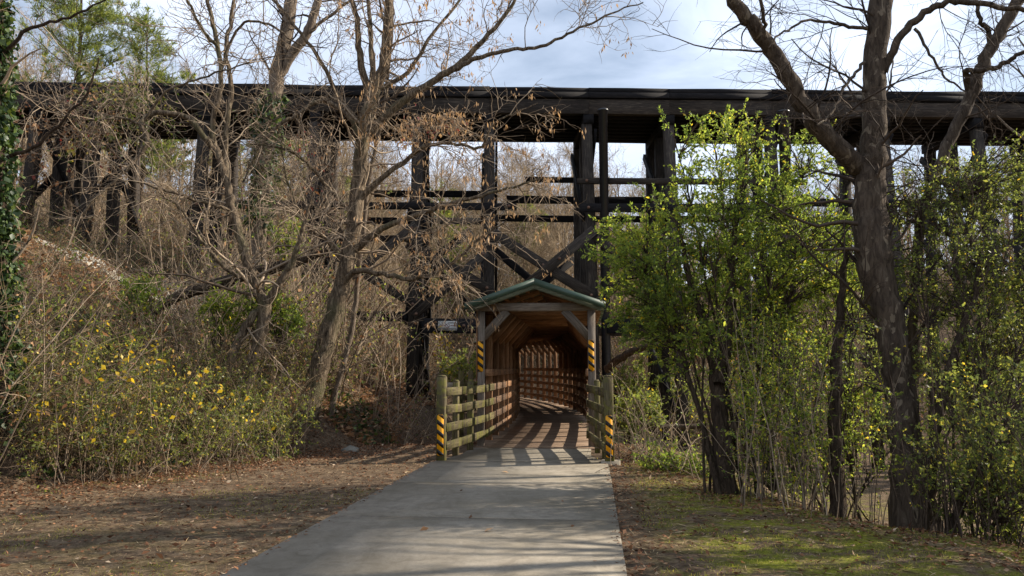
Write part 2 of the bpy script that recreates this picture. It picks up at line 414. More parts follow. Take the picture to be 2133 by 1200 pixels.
# deck planks
s = 2.36; i = 0
while s < frames[-1] + 0.2:
    a, b = bp(s + 0.07, -1.22, -0.022), bp(s + 0.07, 1.22, -0.022)
    beam('deck_plank', a, b, 0.14, 0.045, M['deck'], bridge, key=i % 3, rough=0.002, bev=0.006); s += 0.147; i += 1
for u in (-1.0, 0.0, 1.0):
    for i in range(0, NF - 1):
        beam('floor_joist', bp(frames[i] - 0.2, u, -0.2), bp(frames[i + 1] - 0.205, u, -0.2), 0.14, 0.28, M['wood'], bridge, key=0)
BEAM_Z, PW_ = 2.86, 0.15
for i, s in enumerate(frames):
    front = i == 0
    mt = M['wood_grey'] if front else M['wood_red']
    for sd in (-1, 1):
        u = sd * 1.15
        p = beam('post', bp(s, u, -0.6), bp(s, u, 2.775), PW_, PW_, mt, bridge, up=(0, 1, 0), key=i % 3)
        th = float(np.interp(s, SS, TH))
        # knee brace with notched ends
        a = bp(s, sd * 1.11, 2.22); b = bp(s, sd * 0.60, 2.79)
        beam('knee_brace', a, b, 0.10 if not front else 0.11, 0.17, mt, bridge, up=(math.sin(th), math.cos(th), 0.0) if False else (0, 0, 1), key=i % 3)
        rafter_t = bp(s, 0.02 * sd, 3.32); rafter_b = bp(s, sd * 1.36, 2.85)
        if not front: beam('rafter', rafter_b, rafter_t, 0.05, 0.14, M['wood_red'], bridge, key=i % 3)
    beam('tie_beam', bp(s, -1.3, BEAM_Z), bp(s, 1.3, BEAM_Z), 0.14 if front else 0.09, 0.17, mt, bridge, key=i % 3)
# rails, wall boards and roof by bay
for i in range(NF - 1):
    s0, s1 = frames[i], frames[i + 1]
    for sd in (-1, 1):
        u = sd * (HW - 0.02)
        for j, z in enumerate(RAIL_Z + [1.42]):
            mt = M['wood_red'] if (j == 4 or s0 > 5.5) else (M['wood'] if s0 > 3.0 else M['wood_moss'])
            if j == 4 and s0 > frames[19]: continue
            beam('rail', bp(s0 + 0.004, u, z + RH / 2), bp(s1 - 0.004, u, z + RH / 2), 0.04, RH, mt, bridge, key=(i + j) % 4, rough=0.003, bev=0.005)
        # mid-bay rail post
        if (s0 < S_OPEN and sd < 0) or (sd > 0 and frames[5] <= s0 < frames[14]):
            nb = 8
            for b_ in range(nb):
                sa = s0 + (s1 - s0) * (b_ + 0.5) / nb
                beam('wall_board', bp(sa, sd * 1.245, 1.36), bp(sa, sd * 1.245, 2.86), (s1 - s0) / nb - 0.006, 0.022, M['wood_red'], bridge,
                     up=tuple((bp(sa, 1, 0) - bp(sa, 0, 0))), key=b_ % 3, rough=0.002, bev=0.003)
        else:
            sa = (s0 + s1) / 2
        # roof panel (purlin boards under it)
        a0 = bp(s0 if i else s0 - 0.34, 0, 3.40); a1 = bp(s1, 0, 3.40); e0 = bp(s0 if i else s0 - 0.34, sd * 1.43, 2.90); e1 = bp(s1, sd * 1.43, 2.90)
        V = [a0, a1, e1, e0] + [p + Vector((0, 0, -0.035)) for p in (a0, a1, e1, e0)]
        me = mesh_np('roof_panel', np.array([tuple(p) for p in V]), [np.array([(0, 1, 2, 3), (7, 6, 5, 4), (0, 4, 5, 1), (1, 5, 6, 2), (2, 6, 7, 3), (3, 7, 4, 0)])])
        part('roof_panel', me, bridge, M['roof'])
        for q in range(1, 6):
            f = q / 6.0
            pa = a0.lerp(e0, f); pb = a1.lerp(e1, f)
            beam('purlin', pa + Vector((0, 0, -0.06)), pb + Vector((0, 0, -0.06)), 0.09, 0.04, M['wood_red'], bridge, key=q % 3)
# gable edge: green metal trim and rake board
for sd in (-1, 1):
    sf = S0 - 0.35
    t, e = bp(sf - 0.012, 0, 3.40), bp(sf - 0.012, sd * 1.45, 2.895)
    V = []
    for p, dz0, dz1 in ((t, 0.03, -0.105), (e, 0.03, -0.105)):
        V += [p + Vector((0, 0, dz0)), p + Vector((0, 0, dz1))]
    th = float(np.interp(sf, SS, TH)); dv = Vector((math.sin(th), math.cos(th), 0)) * 0.018
    V = V + [p + dv for p in V]
    FQ = np.array([(0, 1, 3, 2), (4, 6, 7, 5), (0, 2, 6, 4), (1, 5, 7, 3), (2, 3, 7, 6), (0, 4, 5, 1)])
    part('roof_trim', mesh_np('roof_trim', np.array([tuple(p) for p in V]), [FQ]), bridge, M['roof'])
    V = []
    t, e = bp(sf + 0.012, 0.0, 3.29), bp(sf + 0.012, sd * 1.37, 2.815)
    for p in (t, e): V += [p + Vector((0, 0, 0.055)), p + Vector((0, 0, -0.08))]
    dv = dv.normalized() * 0.04; V = V + [p + dv for p in V]
    part('rake_board', mesh_np('rake_board', np.array([tuple(p) for p in V]), [FQ]), bridge, M['fascia'])

# hazard markers: yellow plate, slanted black bars, on post faces
def hazard(parent_or_none, centre, right, w, h, name='hazard_marker', label=None, group=None, slant=1):
    """centre on the post face; right = unit vector along the face"""
    right = Vector(right).normalized(); up = Vector((0, 0, 1)); nrm = up.cross(right) * -1   # towards the viewer
    nrm = right.cross(up)
    c = Vector(centre)
    if parent_or_none is None:
        root = thing(name, tuple(c - up * h / 2), label, 'hazard marker', group); par = root
    def plate(nm, pts, off, mat):
        P = [c + right * x + up * z + nrm * off for x, z in pts]; n_ = len(P)
        Q = [p - nrm * 0.003 for p in P]
        fs = [np.array([tuple(range(n_))]), np.array([tuple(range(2 * n_ - 1, n_ - 1, -1))]),
              np.array([(i_, n_ + i_, n_ + (i_ + 1) % n_, (i_ + 1) % n_) for i_ in range(n_)])]
        part(nm, mesh_np(nm, np.array([tuple(p) for p in P + Q]), fs), par, mat)
    r = 0.02
    plate('plate', [(-w/2, -h/2 + r), (-w/2 + r, -h/2), (w/2 - r, -h/2), (w/2, -h/2 + r), (w/2, h/2 - r), (w/2 - r, h/2), (-w/2 + r, h/2), (-w/2, h/2 - r)], 0.004, M['yellow'])
    pitch = w * 1.45; bar = pitch * 0.47; drop = w * 0.78
    z = h / 2 + drop
    while z > -h / 2:
        top = [(-w/2, z), (w/2, z - drop), (w/2, z - drop - bar), (-w/2, z - bar)]
        # clip to plate height
        def clip(poly, zc, keep_below):
            out = []
            for i_ in range(len(poly)):
                p, q = poly[i_], poly[(i_ + 1) % len(poly)]
                ip = (p[1] <= zc) if keep_below else (p[1] >= zc); iq = (q[1] <= zc) if keep_below else (q[1] >= zc)
                if ip: out.append(p)
                if ip != iq:
                    t_ = (zc - p[1]) / (q[1] - p[1]); out.append((p[0] + (q[0] - p[0]) * t_, zc))
            return out
        pl = clip(clip(top, h / 2 - 0.004, True), -h / 2 + 0.004, False) if True else top
        if len(pl) >= 3: plate('stripe', pl[::-1], 0.0062, M['black'])
        z -= pitch

# ------------------------------------------------------------------ entrance railings (wings before the covered part)
def wing(sd, label):
    w0 = 1.34 if sd < 0 else 1.42
    def q(t, z):   # t 0..1 from the end post to the covered part
        s = t * S0; u = sd * (w0 + (HW + 0.0 - w0) * (sstep(0, 1, t) * 0.5 + t * 0.5))
        return bp(s, u, z)
    root = thing('entrance_railing', tuple(q(0, 0)), label, 'railing')
    th = float(TH[0])
    n = 3
    pts = [0.0, 0.36, 0.70, 0.98]
    for i, t in enumerate(pts[:3]):
        p = q(t, 0); off = Vector((math.cos(th), -math.sin(th), 0)) * sd * (0.10 if i else 0.07)
        ww = 0.16 if i == 0 else 0.115
        pz = 1.45 if i == 0 else 1.36
        po = beam('post', (p.x + off.x, p.y + off.y, -0.5), (p.x + off.x, p.y + off.y, pz), ww, ww, M['wood_moss'], root, up=(math.sin(th), math.cos(th), 0), key=i, bev=0.02)
        # bevelled cap
        me = mesh_np('post_cap', np.array([(-ww/2, -ww/2, 0), (ww/2, -ww/2, 0), (ww/2, ww/2, 0), (-ww/2, ww/2, 0), (-ww*.3, -ww*.3, .035), (ww*.3, -ww*.3, .035), (ww*.3, ww*.3, .035), (-ww*.3, ww*.3, .035)]) * [0.97, 0.97, 1],
                     [np.array([(0, 1, 5, 4), (1, 2, 6, 5), (2, 3, 7, 6), (3, 0, 4, 7), (4, 5, 6, 7), (3, 2, 1, 0)])])
        part('post_cap', me, root, M['wood_moss'], Matrix.Translation((p.x + off.x, p.y + off.y, pz)) @ Matrix.Rotation(-th, 4, 'Z'))
        if i == 0: front = Vector((p.x + off.x, p.y + off.y, 0))
    for j, z in enumerate(RAIL_Z):
        for (ta, tb) in ((0.0, 0.36), (0.36, 0.985)):
            beam('rail', q(ta + 0.004, z + RH / 2), q(tb - 0.004, z + RH / 2), 0.045, RH, M['wood_moss'], root, key=j, rough=0.004, bev=0.005)
    return root, front, th
wl, fl, th0 = wing(-1, 'mossy four-rail timber railing beside the leafy bank at the footbridge entrance')
wr, fr, th0 = wing(1, 'timber entrance railing with post on a concrete block, beside the green bushes')
rv = Vector((math.cos(th0), -math.sin(th0), 0)); fv = Vector((math.sin(th0), math.cos(th0), 0))
# second taller post on the right wing and its footing
beam('post', (fr.x + 0.12 * 0 + fv.x * 0.55 - rv.x * .02, fr.y + fv.y * 0.55, -0.5), (fr.x + fv.x * 0.55 - rv.x * .02, fr.y + fv.y * 0.55, 1.47), 0.17, 0.17, M['wood_moss'], wr, up=tuple(fv), key=2, bev=0.02)
beam('footing', (fr.x + 0.02, fr.y, -0.3), (fr.x + 0.02, fr.y, 0.05), 0.32, 0.3, M['footing'], wr, up=tuple(fv), key=3, bev=0.02)
hazard(None, fl - fv * 0.094 + Vector((0, 0, 0.45)), rv, 0.115, 0.70, label='striped hazard marker low on the mossy post beside the leafy bank')
hazard(None, fr - fv * 0.094 + Vector((0, 0, 0.46)), rv, 0.115, 0.70, label='striped hazard marker low on the post above the concrete block')
ths = float(np.interp(S0, SS, TH)); rvs = Vector((math.cos(ths), -math.sin(ths), 0)); fvs = Vector((math.sin(ths), math.cos(ths), 0))
pl_, pr_ = bp(S0, -1.15, 0), bp(S0, 1.15, 0)
hazard(None, Vector((pl_.x, pl_.y, 1.87)) - fvs * 0.08, rvs, 0.115, 0.64, label='striped hazard marker high on the bridge post near the trespass sign')
hazard(None, Vector((pr_.x, pr_.y, 1.88)) - fvs * 0.08, rvs, 0.115, 0.64, label='striped hazard marker high on the bridge post beside the black pipe')

# little fence behind the left railing
fr2 = thing('low_fence', (-1.5, 20, 0), 'low weathered fence with a striped post seen behind the mossy railing', 'fence')
for (px, y, top) in ((925, 19.2, 1.38), (962, 19.6, 1.58), (981, 20.4, 1.6)):
    x = (px - PW / 2) / FPX * y
    beam('post', (x, y, -0.4), (x, y, top), 0.14, 0.14, M['wood_moss'], fr2, up=(0, 1, 0))
a_ = [((925 - PW/2)/FPX*19.2, 19.2), ((962 - PW/2)/FPX*19.6, 19.6), ((981 - PW/2)/FPX*20.4, 20.4), ((1000 - PW/2)/FPX*21.4, 21.4)]
for z in (0.6, 0.9, 1.2):
    for p, q_ in zip(a_[1:-1], a_[2:]): beam('rail', (p[0], p[1] - .09, z), (q_[0], q_[1] - .09, z), 0.04, 0.13, M['wood_moss'], fr2)
beam('cap_board', (a_[0][0] - .05, a_[0][1], 1.22), (a_[0][0] + .35, a_[0][1] - .1, 1.22), 0.25, 0.14, M['footing'], fr2)

# ------------------------------------------------------------------ railway trestle
TRZ, TRD, TRROT = 27.0, 3.6, math.radians(1.6)
tres = thing('railway_trestle', (0, TRZ, 0), 'tall black timber railway trestle with cross-braced bents spanning the valley', 'trestle')
cr, sr = math.cos(TRROT), math.sin(TRROT)
def tp(x, d, z):       # x along the track, d depth behind the front face
    return Vector((x * cr - d * sr, TRZ + x * sr + d * cr, z))
def tx(px): return (px - PW / 2) / FPX * TRZ
TOP, BOT = 11.83, 10.93
bx_ = [tx(p) for p in (-340, -120, 55, 178, 408, 645, 864, 1018, 1232, 1408, 1632, 1880, 2090, 2310, 2530)]
CAP = 0.36
for i, x in enumerate(bx_):
    zc = BOT - CAP / 2 - 0.002
    beam('cap', tp(x, 0.05, zc), tp(x, TRD - 0.05, zc), 0.38, CAP, M['creosote'], tres, key=i % 3)
    for j, d in enumerate((0.28, TRD / 2, TRD - 0.28)):
        bat = (-1.0, 0.0, 0.7)[j]
        foot = tp(x, d + bat, 0); g = float(height(foot.x, foot.y)) - 0.4
        fz = (zc - CAP / 2 - g); fx = tp(x + 0.02 * ((i * 7 + j * 3) % 5 - 2), d + bat * fz / 11.0, g)
        beam('post', tp(x, d, BOT - CAP - 0.004), fx, 0.37, 0.37, M['creosote_worn'], tres, up=(1, 0.02 * j, 0), key=(i + j) % 3, rough=0.02, bev=0.05)
    # sway braces on the bent (in its own plane)
    g = max(float(height(*tp(x, 2, 0)[:2])), 0)
    levels = [z for z in (BOT - 0.6, 7.0, 3.3, 0.3)]
    for za, zb in zip(levels[:-1], levels[1:]):
        if zb < g - 0.5 or (abs(x - 2.5) < 1.0 and zb < 4): continue      # keep the footbridge clear
        off = 0.26
        ba = 1.0 * (BOT - za) / 11; bb = 1.0 * (BOT - zb) / 11
        beam('sway_brace', tp(x + off, 0.15 - ba, za), tp(x + off, TRD - 0.15 + bb, zb), 0.09, 0.26, M['creosote'], tres)
        beam('sway_brace', tp(x - off, TRD - 0.15 + ba, za), tp(x - off, 0.15 - bb, zb), 0.09, 0.26, M['creosote'], tres)
for i in range(len(bx_) - 1):
    x0, x1 = bx_[i], bx_[i + 1]
    for j, d in enumerate((0.16, 0.56, 0.96, 1.36, 1.80, 2.24, 2.64, 3.04, TRD - 0.16)):
        w = 0.26 if j in (0, 8) else 0.24
        mt = M['creosote_worn'] if j == 0 else M['creosote']
        beam('stringer', tp(x0 + 0.004, d, BOT + 0.28), tp(x1 - 0.004, d, BOT + 0.28), w, 0.555, mt, tres, key=(i + j) % 3, rough=0.008)
    # outer face planks above the stringer
    beam('face_plank', tp(x0 + 0.006, 0.0, BOT + 0.69), tp(x1 - 0.006, 0.0, BOT + 0.69), 0.10, 0.215, M['creosote'], tres, key=i % 3)
    beam('guard_timber', tp(x0 + 0.006, 0.12, TOP), tp(x1 - 0.006, 0.12, TOP), 0.24, 0.16, M['creosote'], tres, key=i % 4, rough=0.012, bev=0.006)
    beam('guard_timber', tp(x0 + 0.006, TRD - .12, TOP), tp(x1 - 0.006, TRD - .12, TOP), 0.24, 0.16, M['creosote'], tres, key=i % 4)
x = bx_[0]; i = 0
while x < bx_[-1]:
    beam('tie', tp(x, 0.10, BOT + 0.69), tp(x, TRD - 0.1, BOT + 0.69), 0.24, 0.22, M['creosote'], tres, key=i % 3); x += 0.245; i += 1
for d in (1.08, 2.52):
    beam('steel_rail', tp(bx_[0], d, BOT + 0.885), tp(bx_[-1], d, BOT + 0.885), 0.07, 0.16, M['pipe'], tres)
# longitudinal girts and X braces
def bolts(p, q):
    n_ = 10; V = [(0.055 * math.cos(2 * math.pi * a / n_), yy, 0.055 * math.sin(2 * math.pi * a / n_)) for yy in (0, -.03) for a in range(n_)]
    global BOLT
    if BOLT is None:
        BOLT = mesh_np('bolt', np.array(V), [np.array([tuple(range(n_, 2 * n_))]), np.array([(a, (a + 1) % n_, n_ + (a + 1) % n_, n_ + a) for a in range(n_)])]); BOLT.materials.append(M['rust'])
    for f in (.04, .5, .96):
        c = p.lerp(q, f); part('bolt', BOLT, tres, None, Matrix.Translation((c.x, c.y - .066, c.z)))
BOLT = None
M['rust'] = simple('rusty_steel', srgb(96, 70, 54), 0.7, 0.4, 0.3, 20)
def girt(pa, pb, y, d, h=0.28, bow=0.0):
    z = at((pa + pb) / 2, y, TRZ + d)[2]
    sc = (TRZ + d) / TRZ
    beam('girt', tp(tx(pa) * sc, d, z), tp(tx(pb) * sc, d, z), 0.13, h, M['creosote_worn'] if int(pa) % 2 else M['creosote'], tres, key=int(pa) % 3, rough=0.014)
    if d < 1: bolts(tp(tx(pa) * sc, d, z), tp(tx(pb) * sc, d, z))
girt(1100, 1480, 375, 3.55, 0.22); girt(1205, 1700, 376, -0.42, 0.20)
girt(1060, 1420, 416, 3.65, 0.30); girt(680, 1075, 430, -0.5, 0.24); girt(780, 1040, 405, 3.35, .26)
girt(640, 1010, 461, 3.75, 0.26); girt(1010, 1420, 455, 3.80, 0.26); girt(1210, 1660, 432, -0.55, 0.30); girt(395, 650, 430, -0.5, 0.28); girt(395, 870, 497, 3.75, 0.26)
girt(1400, 1910, 455, 3.75, 0.26); girt(1630, 2150, 418, -.5, .28)
girt(880, 1050, 679, -0.78, 0.50); girt(1264, 1440, 679, -0.78, 0.50); girt(730, 900, 660, 3.95, 0.40); girt(1215, 1650, 690, 4.00, .4)
def xbrace(pa, ya, pb, yb, d, h=0.30):
    sc = (TRZ + d) / TRZ
    za = at(pa, ya, TRZ + d)[2]; zb = at(pb, yb, TRZ + d)[2]
    beam('brace', tp(tx(pa) * sc, d, za), tp(tx(pb) * sc, d, zb), 0.12, h, M['creosote_worn'] if d < 0 else M['creosote'], tres, key=int(pa) % 3, rough=0.01)
    if d < 1: bolts(tp(tx(pa) * sc, d, za), tp(tx(pb) * sc, d, zb))
xbrace(845, 508, 1020, 604, -0.72, 0.34); xbrace(985, 480, 862, 575, 3.95); xbrace(1010, 525, 860, 660, -0.86); xbrace(890, 535, 1010, 665, 4.05)
xbrace(1022, 485, 1240, 620, -0.72, 0.36); xbrace(1240, 478, 1090, 600, -0.86, 0.34); xbrace(1035, 520, 1180, 640, 4.05); xbrace(1205, 540, 1060, 650, 4.10)
xbrace(640, 500, 868, 640, -0.74); xbrace(862, 470, 650, 640, -0.88); xbrace(410, 500, 640, 640, 3.95); xbrace(640, 490, 430, 620, 4.05)
xbrace(1240, 490, 1420, 640, -0.74); xbrace(1420, 480, 1230, 640, -0.88); xbrace(1420, 500, 1640, 650, 3.95); xbrace(1640, 480, 1420, 640, 4.05)
xbrace(1640, 490, 1880, 640, -0.74); xbrace(1880, 480, 1650, 640, -0.88)

# black steel pipe props
def pipe(px, d, y0, r, label):
    sc = (TRZ + d) / TRZ
    p = tp(tx(px) * sc, d, 0); n = 20; V = []
    g = float(height(p.x, p.y)) - 0.3; zs = [g, BOT - 0.10, BOT - 0.09, BOT - 0.03, BOT - 0.02]; rs = [r, r, r * 1.2, r * 1.2, r * .4]
    for z, rr in zip(zs, rs):
        for q in range(n): V.append((p.x + rr * math.cos(2 * math.pi * q / n), p.y + rr * math.sin(2 * math.pi * q / n), z))
    F = [(a * n + q, a * n + (q + 1) % n, (a + 1) * n + (q + 1) % n, (a + 1) * n + q) for a in range(len(zs) - 1) for q in range(n)]
    me = mesh_np('steel_pipe_column', np.array(V), [np.array(F)], True); me.materials.append(M['pipe'])
    tag(link('steel_pipe_column', me), label, 'column', 'steel pipe props under the trestle')
pipe(1262, -0.5, 250, 0.16, 'glossy black steel pipe column against the trestle, rising beside the covered footbridge')
pipe(1655, -0.5, 250, 0.19, 'black steel pipe column under the trestle, behind the bright green bush')

# the railway's warning sign, on the low girt
sg = thing('warning_sign', tuple(tp(tx(931), -0.86, 2.9)), 'small pale no trespassing sign on the low trestle beam', 'sign')
sz = at(931, 679, TRZ - 0.86)[2]; W_, H_ = 40 / FPX * 26.1, 20 / FPX * 26.1
sc_ = tp(tx(931) * (TRZ - .86) / TRZ, -0.87, sz)
def rounded(w, h, r, n=5):
    P = []
    for cx_, cy_, a0 in ((w/2-r, h/2-r, 0), (-w/2+r, h/2-r, 90), (-w/2+r, -h/2+r, 180), (w/2-r, -h/2+r, 270)):
        for q in range(n + 1):
            a = math.radians(a0 + 90 * q / n); P.append((cx_ + r * math.cos(a), cy_ + r * math.sin(a)))
    return P
P = rounded(W_, H_, 0.03); n = len(P)
V = np.array([(sc_.x + x, sc_.y - 0.004, sc_.z + z) for x, z in P] + [(sc_.x + x, sc_.y + 0.004, sc_.z + z) for x, z in P])
part('panel', mesh_np('panel', V, [np.array([tuple(range(n))]), np.array([tuple(range(2*n-1, n-1, -1))]), np.array([(q, n+q, n+(q+1) % n, (q+1) % n) for q in range(n)])]), sg, M['sign'])
def text(body, cx_, cz_, size, mat, parent, name='lettering', align='CENTER'):
    cu = bpy.data.curves.new('t', 'FONT'); cu.body = body; cu.size = size; cu.align_x = align; cu.align_y = 'CENTER'; cu.extrude = 0.0
    tmp = bpy.data.objects.new('t', cu); COL.objects.link(tmp)
    dg = bpy.context.evaluated_depsgraph_get(); dg.update()
    me = bpy.data.meshes.new_from_object(tmp.evaluated_get(dg)); bpy.data.objects.remove(tmp); bpy.data.curves.remove(cu)
    me.materials.clear()
    part(name, me, parent, mat, Matrix.Translation((sc_.x + cx_, sc_.y - 0.007, sc_.z + cz_)) @ Matrix.Rotation(math.pi / 2, 4, 'X'))
text('CSX', -W_ * .27, H_ * .28, 0.14, M['black'], sg)
def dashes(x0, x1, z, h, mat):      # small print too fine to read: broken strokes
    x = x0
    while x < x1:
        w = random.uniform(.015, .04); V = [(sc_.x + a, sc_.y - .0066, sc_.z + z + b) for a, b in ((x, -h/2), (x + w, -h/2), (x + w, h/2), (x, h/2))]
        part('small_print', mesh_np('small_print', np.array(V), [np.array([(0, 1, 2, 3)])]), sg, mat); x += w + .012
dashes(W_ * .04, W_ * .42, H_ * .30, .028, M['black']); dashes(-W_ * .42, -W_ * .15, H_ * .02, .035, M['sign_red']); dashes(W_ * .15, W_ * .42, H_ * .02, .035, M['sign_red'])
text('NO TRESPASSING', 0, -H_ * .33, 0.085, M['black'], sg)
V = []; n = 24
for r_ in (0.075, 0.06):
    for q in range(n): V.append((sc_.x + r_ * math.cos(2*math.pi*q/n), sc_.y - 0.0065, sc_.z + r_ * math.sin(2*math.pi*q/n) + .002))
bar = [(-.055, .04), (-.04, .055), (.055, -.04), (.04, -.055)]
V += [(sc_.x + a, sc_.y - 0.0067, sc_.z + b) for a, b in bar]
part('symbol', mesh_np('symbol', np.array(V), [np.array([(q, n+q, n+(q+1) % n, (q+1) % n) for q in range(n)] + [(2*n, 2*n+3, 2*n+2, 2*n+1)])]), sg, M['sign_red'])

# ------------------------------------------------------------------ vegetation engine (numpy)
def unit(v): return v / (np.linalg.norm(v, axis=-1, keepdims=True) + 1e-9)

def grow(S, D, L, n, wander, trop=(0, 0, 0), r=rng):
    B = len(S); P = np.zeros((B, n, 3)); P[:, 0] = S; d = unit(D); st = (L / (n - 1))[:, None]
    tr = np.asarray(trop)
    for i in range(1, n):
        d = unit(d + wander * r.normal(0, 1, (B, 3)) + tr); P[:, i] = P[:, i - 1] + d * st
    return P

def taper(R0, n, end=0.35):
    return R0[:, None] * np.linspace(1, end, n)[None, :]

def spawn(P, R, per_m, t0, t1, ang, lenr, rr, r=rng, flat=1.0, minlen=0.05, cap=None):
    """children along batch P (B,n,3). returns S, D, L, R0"""
    seg = np.linalg.norm(np.diff(P, axis=1), axis=2); plen = seg.sum(1); n = P.shape[1]
    cnt = r.poisson(np.clip(plen * per_m * (t1 - t0), 0, 400)); idx = np.repeat(np.arange(len(P)), cnt)
    if cap and len(idx) > cap: idx = r.choice(idx, cap, False)
    t = r.uniform(t0, t1, len(idx)) * (n - 1); k = np.minimum(t.astype(int), n - 2); f = (t - k)[:, None]
    S = P[idx, k] * (1 - f) + P[idx, k + 1] * f; T = unit(P[idx, k + 1] - P[idx, k])
    rv_ = r.normal(0, 1, S.shape); rv_[:, 2] *= flat; perp = unit(rv_ - (rv_ * T).sum(1, keepdims=True) * T)
    a = np.radians(r.uniform(ang[0], ang[1], len(idx)))[:, None]
    D = np.cos(a) * T + np.sin(a) * perp
    L = np.maximum(r.uniform(lenr[0], lenr[1], len(idx)) * (1.05 - 0.55 * t / (n - 1)), minlen)
    pr = R[idx, k] * (1 - f[:, 0]) + R[idx, k + 1] * f[:, 0]
    return S, D, L, pr * rr

def tubes(batches, sides, rough=0.0, r=rng):
    """list of (P,R) -> V, F, tint"""
    Vs, Fs, Ts, off = [], [], [], 0
    for P, R in batches:
        B, n, _ = P.shape
        if B == 0: continue
        T = unit(np.gradient(P, axis=1)); mean = unit(P[:, -1] - P[:, 0])
        ref = np.where(np.abs(mean[:, 2:3]) < 0.8, np.array([[0, 0, 1.0]]), np.array([[1.0, 0, 0]]))[:, None, :]
        U = unit(np.cross(T, ref)); W = np.cross(T, U)
        a = np.arange(sides) * 2 * np.pi / sides
        rad = R[:, :, None]
        if rough: rad = rad * (1 + rough * r.normal(0, 1, (B, n, sides)))
        V = P[:, :, None, :] + rad[..., None] * (np.cos(a)[None, None, :, None] * U[:, :, None, :] + np.sin(a)[None, None, :, None] * W[:, :, None, :])
        Vs.append(V.reshape(-1, 3))
        base = off + (np.arange(B) * n * sides)[:, None, None] + (np.arange(n - 1) * sides)[None, :, None]
        j = np.arange(sides)[None, None, :]; j2 = (j + 1) % sides
        Fs.append(np.stack([base + j, base + j2, base + sides + j2, base + sides + j], -1).reshape(-1, 4))
        Ts.append(np.repeat(r.uniform(0, 1, B), n * sides))
        off += B * n * sides
    return np.concatenate(Vs), np.concatenate(Fs), np.concatenate(Ts)

def tube_mesh(name, batches, sides, mat, rough=0.0, smooth=True):
    V, F, T = tubes(batches, sides, rough)
    me = mesh_np(name, V, [F], smooth, {'tint': T}); me.materials.append(mat); return me

def multi_tube_mesh(name, groups, mat):
    """groups: list of (batches, sides)"""
    Vs, Fs, Ts, off = [], [], [], 0
    for b, s in groups:
        b = [x_ for x_ in b if len(x_[0])]
        if not b: continue
        V, F, T = tubes(b, s); Vs.append(V); Fs.append(F + off); Ts.append(T); off += len(V)
    me = mesh_np(name, np.concatenate(Vs), [np.concatenate(Fs)], True, {'tint': np.concatenate(Ts)}); me.materials.append(mat); return me

def leaf_mesh(name, C, D, size, ratio, mat, r=rng, fold=0.25, tint=None, updown=1.0):
    n = len(C); D = unit(D); rv_ = r.normal(0, 1, (n, 3)); rv_[:, 2] *= updown
    S = unit(np.cross(D, rv_)); Nn = np.cross(S, D); L = (size * np.clip(r.lognormal(-.08, .32, n), .45, 1.8))[:, None]; Wd = L * ratio * 0.5
    b = C; tip = C + D * L; mid = C + D * L * 0.45
    l = mid + S * Wd + Nn * Wd * fold; ri = mid - S * Wd + Nn * Wd * fold
    V = np.stack([b, ri, tip, l], 1).reshape(-1, 3)
    o = (np.arange(n) * 4)[:, None]
    F = np.concatenate([o + np.array([[0, 1, 2]]), o + np.array([[0, 2, 3]])])
    if tint is None: tint = r.uniform(0, 1, n)
    me = mesh_np(name, V, [F], False, {'tint': np.repeat(tint, 4)}); me.materials.append(mat); return me

def along(P, per, t0=0.15, t1=1.0, r=rng, cap=None):
    """sample points and tangents along a batch: per = mean count per branch"""
    cnt = r.poisson(per, len(P)); idx = np.repeat(np.arange(len(P)), cnt); n = P.shape[1]
    if cap and len(idx) > cap: idx = r.choice(idx, cap, False)
    t = r.uniform(t0, t1, len(idx)) * (n - 1); k = np.minimum(t.astype(int), n - 2); f = (t - k)[:, None]
    return P[idx, k] * (1 - f) + P[idx, k + 1] * f, unit(P[idx, k + 1] - P[idx, k])

def limb(pts, Y0, Y1=None, n=None, jit=0.012, k_=1.0):
    """traced limb: (px, py, width px); depth runs from Y0 to Y1; returns (1,n,3), (1,n)"""
    Y1 = Y0 if Y1 is None else Y1; m = len(pts)
    ys = [Y0 + (Y1 - Y0) * i / (m - 1) for i in range(m)]
    Q = np.array([at(p[0], p[1], y) for p, y in zip(pts, ys)]); Rr = np.array([p[2] * 0.5 * y / FPX for p, y in zip(pts, ys)]) * (0.7 if pts[0][0] < 900 else 0.8)
    n = n or max(8, m * 5)
    Qe = np.vstack([2 * Q[0] - Q[1], Q, 2 * Q[-1] - Q[-2]]); t = np.linspace(0, m - 1 - 1e-6, n); k = t.astype(int); f = (t - k)[:, None]
    a, b, c, d = Qe[k], Qe[k + 1], Qe[k + 2], Qe[k + 3]
    P = 0.5 * ((2 * b) + (-a + c) * f + (2 * a - 5 * b + 4 * c - d) * f ** 2 + (-a + 3 * b - 3 * c + d) * f ** 3)
    P[1:-1] += rng.normal(0, jit, (n - 2, 3)); R = np.interp(t, np.arange(m), Rr)
    return P[None], R[None]

def flare(lm, k=1.5, depth=0.5):
    """root flare on the first points of a trunk and sink it in the ground"""
    P, R = lm; P = P.copy(); R = R.copy()
    g = float(height(P[0, 0, 0], P[0, 0, 1])); z0 = P[0, 0, 2]
    if z0 > g - 0.1:                                     # extend down to the ground
        e = P[0, 0].copy(); d = P[0, 1] - P[0, 0]; e = e - d / max(abs(d[2]), .05) * (z0 - g + 0.25); m_ = (e + P[0, 0]) / 2
        P = np.concatenate([e[None, None], m_[None, None], P], 1); R = np.concatenate([[[R[0, 0] * k, R[0, 0] * (1 + (k - 1) * .35)]], R], 1)
    else:
        z = P[0, :, 2] - g; R[0] *= 1 + (k - 1) * np.exp(-np.maximum(z, 0) * 2.2)
    return P, R

